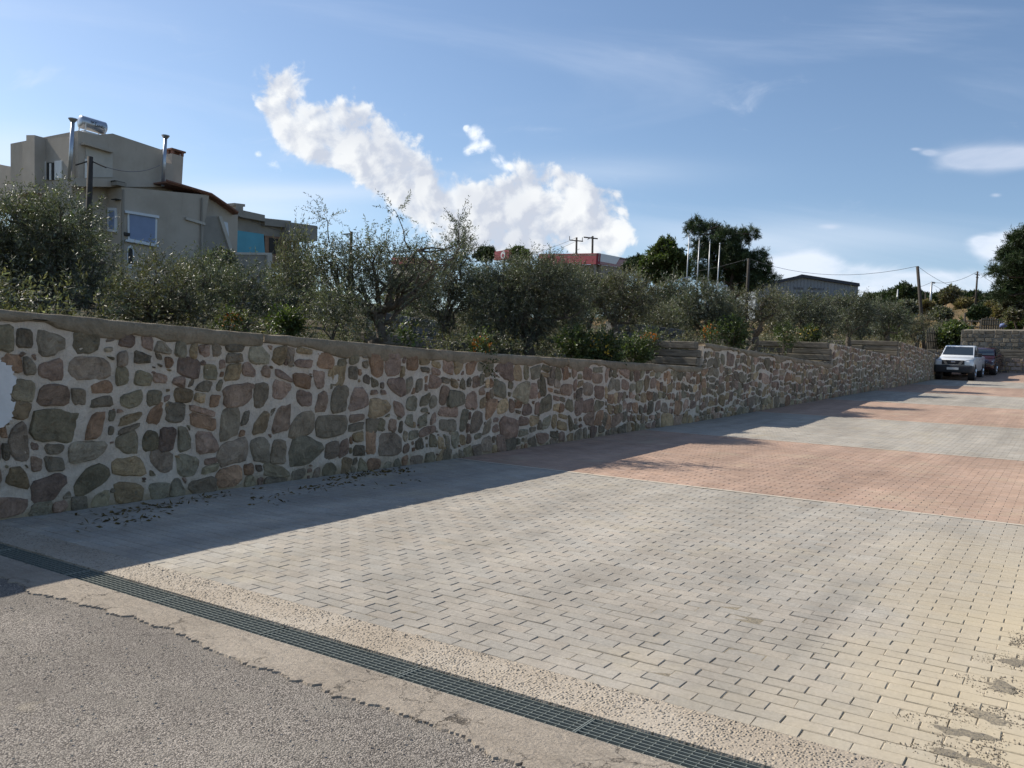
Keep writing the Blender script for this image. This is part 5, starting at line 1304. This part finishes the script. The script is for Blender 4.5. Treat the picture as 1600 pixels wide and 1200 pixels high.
def poles():
    w1 = pole('dark wooden pole wound with a dark creeper, in front of the house corner', (141, 245), 141, 24, .09, [(118, 258, 141, 251, .02), (141, 251, 166, 262, .02)], foot=(141, 395))
    t1 = pole('left of two crossarm power poles rising behind the red canopy', (901, 371), 902, 118, .16, [(890, 375, 911, 377, .08), (890, 369, 890, 375, .05), (910, 371, 910, 377, .05)], foot=(903, 420), group='twin power poles')
    t2 = pole('right of two crossarm power poles rising behind the red canopy', (926, 369), 927, 112, .16, [(912, 370.5, 934, 373, .09), (926, 370, 918, 374, .05)], foot=(929, 420), group='twin power poles')
    t3 = pole('tall dark pole leaning left beside the last stone wall', (1433.5, 416), 1446, 50, .10, foot=(1447.5, 540))
    t4 = pole('thin upright power pole on the hill, left of the pine', (1527.5, 424), 1524, 92, .10, [(1523, 428, 1531, 430, .05), (1525, 433, 1529, 434, .05)], foot=(1523, 490))
    t5 = pole('grey lamp post on the hill between the two wooden poles', (1456, 441), 1454, 96, .11, [(1455, 441, 1461, 442, .10)], 'lamp_post', M_STEEL, foot=(1453, 475))
    t6 = pole('thin pale pole rising from the crest left of the leaning pole', (1403, 452), 1401, 95, .08, (), 'utility_pole', M_STEEL, foot=(1400, 490))
    t7 = pole('short dark pole just right of the leaning pole', (1446, 456), 1446, 92, .07, foot=(1446.5, 495))
    t8 = pole('dark pole standing in front of the big pine', (1170, 404), 1170, 60, .12, foot=(1168, 470))
    t9 = pole('thin pole top above the spreading olive tree', (549, 362), 549, 60, .12, [(537, 366, 549, 365, .05)], foot=(549, 420))
    pole('dark fence post on the ramp wall behind the bush', (1508, 489), 1508, 66, .07, name='fence_post', foot=(1508, 513))
    for x0, y0, x1, y1, lab in ((1077, 369, 1072.5, 444, 'leftmost white flagpole'), (1093, 375, 1089, 446, 'second white flagpole from the left'), (1109.5, 380, 1107.5, 425, 'third white flagpole, its foot hidden by a bush'), (1125, 382, 1120, 458, 'rightmost white flagpole')):
        Z = 52; a, b = at(x0, y0, Z), at(x1, y1, Z); b[2] -= 1.5
        root = thing('flagpole', lab + ' in front of the big pine', 'flagpole', b, 'bare white flagpoles'); part(MB().tube([b, a], [.042, .03], 8), 'mast', M_STEEL, root, True)
        bm = MB().tube([a, a + [0, 0, .06], a + [0, 0, .10]], [.05, .06, .015], 8); part(bm, 'finial', M_STEEL, root, True)
    wire('wire from the pine pole to the leaning pole', t8, t3, .8); wire('wire running left from the pine pole', t8, at(960, 430, 66), .5); wire('upper wire between the lamp post and the far pole', t5, t4, .5, .02)
    wire('wire from the warehouse corner to the lamp post', at(1343, 456, 118), t5, .8, .02); wire('wire from the far pole into the right pine', t4, at(1612, 452, 60), .6, .02); wire('lower wire sagging right of the lamp post', t5 - [0, 0, .2], at(1600, 460, 92), 1.2, .015)
    wire('wire from the leaning pole to the far pole', t3, at(1570, 448, 70), .9, .012)
    wire('upper wire left of the twin power poles', t1, at(760, 404, 130), .8, .02); wire('lower wire left of the twin power poles', t1 - [0, 0, .5], at(770, 410, 130), .8, .02); wire('wire over the unfinished building', at(366, 335, 45), at(640, 402, 62), .5, .012)
    wire('wire from the creeper pole to the balcony', w1 - [0, 0, .1], at(250, 258, 36), .3, .012)
poles()

# ------------------------------------------------------------------ far end of the lot
def block_wall(label, P0, P1, h0, h1, col, seed, rows, wid, name='stone_wall', th=.45):
    rng = np.random.default_rng(seed); P0, P1 = np.array(P0, float), np.array(P1, float)
    root = thing(name, label, 'stone wall', P0); d = P1 - P0; L = np.linalg.norm(d[:2]); u = d / L; nn = np.cross(unit(d * [1, 1, 0]), [0, 0, 1.0])
    core = MB(); core.prism([P0 - [0, 0, .4] - nn * .02, P1 - [0, 0, .4] - nn * .02, P1 + [0, 0, h1 * .98] - nn * .02, P0 + [0, 0, h0 * .98] - nn * .02], -nn * th); part(core, 'core', M_MORTAR if name == 'stone_wall' else M_STUCCO2, root)
    for r in range(rows):
        s = -rng.uniform(0, wid)
        while s < L:
            w = wid * rng.uniform(.6, 1.5); a, b = max(s, 0), min(s + w, L); s += w
            if b - a < .1: continue
            def pt(q, z): return P0 + u * q + [0, 0, (h0 + (h1 - h0) * q / L) * z]
            g = .02; z0, z1 = (r + .06) / rows, (r + .94) / rows
            Q = [pt(a + g, z0), pt(b - g, z0 + rng.normal(0, .01)), pt(b - g * rng.uniform(.5, 3), z1), pt(a + g * rng.uniform(.5, 3), z1 + rng.normal(0, .01))]
            c = np.array(col) * math.exp(rng.normal(0, .25)); pr = rng.uniform(.02, .07)
            k = np.mean(Q, 0); F4 = [k + (q - k) * .86 + nn * pr for q in Q]
            mb = MB().add(Q + F4, [(4, 5, 6, 7), (0, 1, 5, 4), (1, 2, 6, 5), (2, 3, 7, 6), (3, 0, 4, 7)], tuple(c)); part(mb, 'stone', M_DRYST, root)
    return root
def far_end():
    Y = 59.0
    a, b = atY(1500, 548, Y), atY(1700, 548, Y)
    def hz(x, y): return atY(x, y, Y)[2]
    z0 = 3.6; a[2] = b[2] = z0
    block_wall('grey dry stone retaining wall of the ramp behind the cars', a, b, hz(1500, 515) - z0, hz(1600, 516) - z0, (.20, .175, .135), 5, 10, .36, 'retaining_wall')
    Yc = 56.6; a2, b2 = atY(1530, 577, Yc), atY(1720, 577, Yc); a2[2] = b2[2] = float(gz(-4, Yc)) - .1
    block_wall('low stone wall across the far end of the lot, behind the dark red car', a2, b2, atY(1590, 560, Yc)[2] - a2[2], atY(1590, 560, Yc)[2] - a2[2], (.20, .17, .15), 6, 4, .4)
    # ramp surface above the retaining wall
    p = [atY(1502, 516, Y + .25), atY(1700, 517.5, Y + .25)]; q = [p[1] + [0, 3, .30], p[0] + [0, 3, .30]]
    M_RAMP = plain('ramp_gravel', (0.17, 0.15, 0.115), .95, var=.2, scale=3); o = MB().prism(p + q, (0, 0, -.3)).build('ramp', M_RAMP); tag(o, kind='structure')
    sleepers('pale edged sleeper step at the right end of the far lot', atY(1556, 555, 57.6)[0], atY(1640, 555, 57.6)[0], 57.6, hz(1570, 562), hz(1570, 548), 3)
    # picket fences
    def picket(label, x0, x1, yt, yb, Z0, Z1, n, seed):
        rng = np.random.default_rng(seed); A, B = at(x0, yb, Z0), at(x1, yb, Z1); hh = (yb - yt) * Z0 / F
        root = thing('picket_fence', label, 'fence', A); 
        for k in range(n):
            c = A + (B - A) * (k + .5) / n; w = np.linalg.norm(B - A) / n * .38; u = unit(B - A); h = hh * rng.uniform(.85, 1.1)
            part(MB().prism([c - u * w - [0, 0, .3], c + u * w - [0, 0, .3], c + u * w + [0, 0, h * .95], c + [0, 0, h * 1.03], c - u * w + [0, 0, h * .95]], np.cross(u, [0, 0, 1]) * .03), 'picket', M_SLEEPER, root)
        for z in (.25, .75):
            nn = np.cross(u, [0, 0, 1]) * .045; part(MB().tube([A + nn + [0, 0, hh * z], B + nn + [0, 0, hh * z]], .035, 4), 'rail', M_SLEEPER, root)
    picket('dark close boarded wooden fence at the foot of the leaning pole', 1446, 1470, 514, 540, 57, 58, 9, 1)
    picket('thin stake fence along the ramp below the right pine', 1532, 1575, 496, 512, 66, 66, 12, 2)
    # rail fence
    A, B = at(1478, 500, 70), at(1545, 503, 70); root = thing('rail_fence', 'low brown rail fence across the foot of the dry slope', 'fence', A)
    for q in (0, .45): part(MB().tube([A - [0, 0, q], B - [0, 0, q]], .05, 5), 'rail', M_SLEEPER, root)
    for k in range(6):
        c = A + (B - A) * k / 5; part(MB().tube([c - [0, 0, 1.2], c + [0, 0, .15]], .06, 5), 'post', M_SLEEPER, root)
    # white meter box on a post
    c = at(1436, 527.5, 47); root = thing('meter_box', 'small white box on a post at the top of the last stone wall', 'meter box', c - [0, 0, .6])
    part(MB().box(tuple(c - [.12, .08, .17]), tuple(c + [.12, .08, .17]), None, .012), 'box', M_WHITE, root); part(MB().box(tuple(c - [.04, .0, .8]), tuple(c + [.04, .07, -.17])), 'post', M_SLEEPER, root)
    # blue bundle and figure-like bundle on the ramp wall
    M_BLUE = plain('blue_tarp', (0.10, 0.14, 0.30), .6, var=.2, scale=6)
    for x, y, Z, sc, m, lab in ((1567, 509, 62, .19, M_BLUE, 'blue covered bundle lying on the ramp'), (1515, 519, 58.8, .20, plain('lilac_cloth', (.28, .25, .38), .7, var=.2), 'lilac cloth bundle hanging at the ramp wall corner'), (1516, 513, 59.3, .16, M_DARK, 'black sack standing on the ramp wall corner')):
        bm = bmesh.new(); bmesh.ops.create_icosphere(bm, subdivisions=3, radius=sc); rr = np.random.default_rng(int(x))
        o1, o2 = rr.uniform(0, 6, 2)
        for v in bm.verts: v.co *= 1 + .22 * math.sin(v.co.x * 9 + o1) * math.cos(v.co.z * 11 + o2); v.co.x *= 1.3
        me = bpy.data.meshes.new('bundle'); bm.to_mesh(me); bm.free(); o = link('bundle', me, m, None, True); o.location = at(x, y, Z); tag(o, lab, 'bundle')
    # blue covered stall and roof among the trees
    c = at(1047, 450, 48); root = thing('market_stall', 'blue covered stall between the trees left of the flagpoles', 'stall', c - [0, 0, 1.5])
    P = [at(1026, 452, 48), at(1060, 452, 47), at(1062, 463, 47), at(1027, 465, 48)]; part(MB().prism(P, (0, .1, 0)), 'side_cloth', plain('blue_cloth', (.05, .21, .38), .6, var=.15, scale=3), root)
    P = [at(1026, 452, 48), at(1058, 452, 47), at(1074, 440, 50), at(1046, 442, 51)]; part(MB().prism(P, (0, 0, -.06)), 'roof', plain('light_blue_roof', (.28, .45, .55), .5, var=.15, scale=2), root)
    part(MB().tube([at(1040, 442, 49), at(1077, 433, 49)], .05, 5), 'ridge_pole', M_STEEL, root)
    for x in (1028, 1060): part(MB().tube([at(x, 452, 47.8), at(x, 480, 47.8)], .05, 5), 'post', M_STEEL, root)
    c = at(1127, 455, 50); root = thing('metal_frame', 'pale metal frame at the foot of the rightmost flagpole', 'frame', c - [0, 0, 1])
    for (p, q) in (((1112, 452), (1136, 446)), ((1136, 446), (1134, 480)), ((1112, 452), (1111, 478)), ((1112, 462), (1135, 458))): part(MB().tube([at(*p, 50), at(*q, 50)], .045, 5), 'bar', M_STEEL, root)
    # grey stone terrace wall seen under the spreading olive tree
    A, B = at(598, 512, 19.5), at(700, 514, 22); zt = at(640, 492, 20)[2]; A[2] = B[2] = 2.0
    block_wall('grey blue stone terrace wall under the wide spreading olive tree', A, B, zt - 2.0, zt - 2.0, (.20, .20, .20), 9, 4, .4, 'terrace_wall')
    A, B = at(965, 520, 26), at(1070, 520, 29); A[2] = float(T(A[0], A[1])); B[2] = float(T(B[0], B[1]))
    block_wall('grey stone terrace wall behind the flowers at the first step', A, B, .85, .85, (.17, .17, .17), 10, 3, .45, 'terrace_wall')
far_end()

# ------------------------------------------------------------------ cars
def b_paint(col, rough=.25):
    def bld(n, p, b):
        c = n.mix(1.0, col, n.gray(n.ramp(n.noise(p, 3, 4, .6), .3, .7, .95, 1.04, False)), 'MULTIPLY'); setb(n, b, c, rough, .5); b.inputs['Coat Weight'].default_value = .5
    return bld
M_CARW = material('white_car_paint', b_paint((0.68, 0.70, 0.71))); M_CARR = material('dark_red_car_paint', b_paint((0.032, 0.008, 0.010)))
M_TYRE = plain('tyre_rubber', (0.02, 0.02, 0.02), .9); M_RIM = plain('alloy_rim', (0.45, 0.46, 0.47), .35, .7); M_CGLASS = plain('car_glass', (0.02, 0.028, 0.035), .06, 0, .8, .05); M_BPLAST = plain('black_plastic', (0.025, 0.026, 0.03), .55); M_LENS = plain('lamp_lens', (0.50, 0.53, 0.56), .12, .2, .8, .1); M_CHROME = plain('chrome', (0.6, 0.6, 0.62), .15, .9); M_PLATE = plain('plate_white', (0.62, 0.62, 0.60), .5)
def loft(secs, m, name, root, smooth=True):
    """secs: list of closed sections (lists of points), skinned and capped, edges bevelled"""
    mb = MB(); n = len(secs[0]); vs = [p for s in secs for p in s]; fs = []
    for i in range(len(secs) - 1):
        for k in range(n): fs.append((i * n + k, i * n + (k + 1) % n, (i + 1) * n + (k + 1) % n, (i + 1) * n + k))
    fs.append(tuple(range(n))[::-1]); fs.append(tuple((len(secs) - 1) * n + k for k in range(n))); mb.add(vs, fs)
    o = mb.build(name, m, root, smooth)
    bv = o.modifiers.new('bevel', 'BEVEL'); bv.width = .035; bv.segments = 2; bv.limit_method = 'ANGLE'; bv.angle_limit = math.radians(32)
    return o
def sect(y, w, z0, z1, tw=None, r=.12):
    """cross-section of a body at length y: width w at the sill, tw at the top"""
    tw = w if tw is None else tw; h = z1 - z0
    return [(-w / 2 + .04, y, z0), (w / 2 - .04, y, z0), (w / 2, y, z0 + h * .18), (w / 2, y, z0 + h * .62), (tw / 2 , y, z1 - r * .5), (tw / 2 - r, y, z1), (-tw / 2 + r, y, z1), (-tw / 2, y, z1 - r * .5), (-w / 2, y, z0 + h * .62), (-w / 2, y, z0 + h * .18)]
def wheel(root, x, y, r, w):
    s = 1 if x > 0 else -1
    o = MB().tube([(x - w / 2 * s, y, r), (x - w * .42 * s, y, r), (x + w * .36 * s, y, r), (x + w / 2 * s, y, r)], [r * .86, r, r, r * .88], 22).build('wheel', M_TYRE, root, True)
    MB().tube([(x + w * .44 * s, y, r), (x + w * .52 * s, y, r)], [r * .64, r * .60], 16).build('rim', M_RIM, o)
    for k in range(5):
        a = 2 * math.pi * k / 5; q = MB().tube([(x + w * .53 * s, y + math.cos(a) * r * .1, r + math.sin(a) * r * .1), (x + w * .54 * s, y + math.cos(a) * r * .56, r + math.sin(a) * r * .56)], r * .09, 5).build('spoke', M_CHROME, o)
def car_common(root, W, fy, ry, r):
    for y in (fy, ry):
        for sx in (-1, 1):
            a = MB().tube([(sx * (W / 2 - .30), y, r + .03), (sx * (W / 2 + .012), y, r + .03)], r * 1.17, 22).build('wheel_arch', M_BPLAST, root)
            wheel(root, sx * (W / 2 - .10), y, r, .24)
def pickup():
    # local frame: nose towards -y
    root = thing('pickup_truck', 'white double cab pickup truck parked facing the camera by the wall', 'pickup truck', (0, 0, 0))
    W = 1.85
    S = [sect(-2.62, 1.60, .55, .98, 1.5, .10), sect(-2.50, 1.78, .50, 1.06, 1.66, .12), sect(-2.2, W, .48, 1.12, 1.70, .14), sect(-1.35, W, .45, 1.20, 1.72, .14), sect(-1.2, W, .45, 1.22, 1.74, .10), sect(.95, W, .45, 1.22, 1.76, .08), sect(2.55, W, .48, 1.22, 1.78, .06)]
    loft(S, M_CARW, 'body', root)
    cabin = [[(-.80, -1.36, 1.17), (.80, -1.36, 1.17), (.80, -1.36, 1.18), (-.80, -1.36, 1.18)], [(-.78, -1.2, 1.19), (.78, -1.2, 1.19), (.77, -1.2, 1.26), (-.77, -1.2, 1.26)], [(-.83, -.45, 1.19), (.83, -.45, 1.19), (.69, -.45, 1.745), (-.69, -.45, 1.745)], [(-.84, .0, 1.19), (.84, .0, 1.19), (.70, .0, 1.79), (-.70, .0, 1.79)], [(-.83, .8, 1.19), (.83, .8, 1.19), (.69, .8, 1.76), (-.69, .8, 1.76)], [(-.78, 1.0, 1.19), (.78, 1.0, 1.19), (.70, 1.0, 1.3), (-.70, 1.0, 1.3)]]
    loft(cabin, M_CARW, 'cab', root)
    # windscreen follows the slope of the cab
    def pane(name, P, m=M_CGLASS, v=(0, 0, -.012)): return MB().prism(P, v).build(name, m, root)
    d = np.array([0, -.012, .010])
    pane('windscreen', [np.array(p) + d for p in [(-.72, -1.16, 1.285), (.72, -1.16, 1.285), (.635, -.50, 1.705), (-.635, -.50, 1.705)]], v=(0, .008, -.010))
    for s in (-1, 1):
        q = np.array([s * .006, 0, .002])
        pane('side_window', [np.array(p) + q for p in [(s * .79, -1.02, 1.28), (s * .825, -.12, 1.28), (s * .705, -.10, 1.70), (s * .705, -.46, 1.70)]], v=(-s * .01, 0, 0)); pane('side_window', [np.array(p) + q for p in [(s * .825, -.02, 1.28), (s * .815, .72, 1.28), (s * .705, .68, 1.70), (s * .705, 0.0, 1.70)]], v=(-s * .01, 0, 0))
        m = MB().box((s * 1.02 - .10, -1.10, 1.20), (s * 1.02 + .10, -1.0, 1.40), None, .03).build('mirror', M_BPLAST, root); 
        MB().box((min(s * .78, s * .95), -1.04, 1.22), (max(s * .78, s * .95), -1.01, 1.27)).build('mirror_arm', M_BPLAST, m)
        MB().prism([(s * .88, -2.40, .86), (s * .58, -2.545, .86), (s * .54, -2.56, 1.02), (s * .70, -2.49, 1.065), (s * .89, -2.34, 1.06)], (0, -.05, 0)).build('headlight', M_LENS, root)
        MB().prism([(s * .36, -2.63, .80), (s * .24, -2.63, .80), (s * .36, -2.63, 1.02), (s * .50, -2.63, 1.02)], (0, -.05, 0)).build('grille_bar', M_CHROME, root)
        MB().tube([(s * .66, -2.64, .62), (s * .66, -2.60, .62)], .08, 12).build('fog_lamp', M_LENS, root)
        for y in (-.95, .05): MB().box((min(s * .925, s * .94), y + .72, 1.03), (max(s * .925, s * .94), y + .90, 1.07)).build('door_handle', M_CHROME, root)
    MB().box((-.52, -2.645, .80), (.52, -2.60, 1.02)).build('grille', M_BPLAST, root); MB().box((-.10, -2.67, .87), (.10, -2.645, .96), None, .02).build('badge', M_CHROME, root)
    bp = loft([sect(-2.70, 1.62, .40, .74, 1.6, .05), sect(-2.62, 1.80, .38, .77, 1.78, .06), sect(-2.30, 1.90, .38, .76, 1.88, .06)], M_BPLAST, 'bumper', root)
    MB().box((-.27, -2.725, .53), (.27, -2.705, .65)).build('number_plate', M_PLATE, root)
    MB().box((-.70, 1.05, 1.20), (.70, 2.5, 1.23)).build('cargo_bed', M_BPLAST, root)
    MB().tube([(.2, -1.15, 1.29), (.55, -1.10, 1.32)], .012, 4).build('wiper', M_BPLAST, root)
    car_common(root, W, -1.75, 1.45, .37)
    return root
def hatch():
    root = thing('hatchback_car', 'dark red hatchback parked behind the white pickup', 'car', (0, 0, 0)); W = 1.72
    S = [sect(-1.98, 1.42, .40, .70, 1.3, .08), sect(-1.85, 1.62, .32, .80, 1.5, .12), sect(-1.4, W, .28, .90, 1.56, .14), sect(-.95, W, .26, .96, 1.6, .14), sect(1.2, W, .26, 1.0, 1.62, .12), sect(1.85, 1.66, .32, 1.0, 1.56, .12), sect(1.98, 1.5, .42, .9, 1.4, .1)]
    loft(S, M_CARR, 'body', root)
    cb = [[(-.72, -1.05, .92), (.72, -1.05, .92), (.72, -1.05, .93), (-.72, -1.05, .93)], [(-.73, -.85, .95), (.73, -.85, .95), (.70, -.85, 1.05), (-.70, -.85, 1.05)], [(-.75, -.25, .95), (.75, -.25, .95), (.55, -.25, 1.41), (-.55, -.25, 1.41)], [(-.76, .3, .95), (.76, .3, .95), (.57, .3, 1.47), (-.57, .3, 1.47)], [(-.75, 1.2, .95), (.75, 1.2, .95), (.55, 1.2, 1.42), (-.55, 1.2, 1.42)], [(-.72, 1.85, .95), (.72, 1.85, .95), (.66, 1.8, 1.02), (-.66, 1.8, 1.02)]]
    loft(cb, M_CARR, 'cab', root)
    MB().prism([np.array(p) + [0, -.012, .012] for p in [(-.66, -.86, 1.06), (.66, -.86, 1.06), (.52, -.30, 1.37), (-.52, -.30, 1.37)]], (0, .008, -.01)).build('windscreen', M_CGLASS, root)
    for s in (-1, 1):
        for P in ([(s * .735, -.62, 1.02), (s * .745, .22, 1.02), (s * .60, .22, 1.40), (s * .595, -.2, 1.37)], [(s * .745, .32, 1.02), (s * .735, 1.2, 1.04), (s * .60, 1.1, 1.37), (s * .60, .32, 1.40)]):
            MB().prism([np.array(p) + [s * .010, 0, .004] for p in P], (-s * .01, 0, 0)).build('side_window', M_CGLASS, root)
        MB().prism([(s * .78, -1.76, .62), (s * .50, -1.93, .60), (s * .48, -1.93, .72), (s * .76, -1.70, .80)], (0, -.04, 0)).build('headlight', M_LENS, root)
        MB().box((s * .93 - .08, -.78, .98), (s * .93 + .08, -.70, 1.12), None, .025).build('mirror', M_CARR, root)
        MB().box((min(s * .86, s * .875), .1, .82), (max(s * .86, s * .875), .26, .85)).build('door_handle', M_BPLAST, root)
    MB().box((-.45, -2.0, .48), (.45, -1.955, .64)).build('grille', M_BPLAST, root); MB().box((-.26, -2.02, .40), (.26, -2.0, .50)).build('number_plate', M_PLATE, root)
    car_common(root, W, -1.22, 1.28, .31); return root
pk = pickup(); pk.location = (-5.02, 51.6, float(gz(-5, 51.0)) + .02); pk.rotation_euler = (math.radians(3.2), 0, math.radians(-1.5))
hb = hatch(); hb.location = (-4.25, 55.8, float(gz(-4, 55.3)) + .03); hb.rotation_euler = (math.radians(5), 0, math.radians(-5))
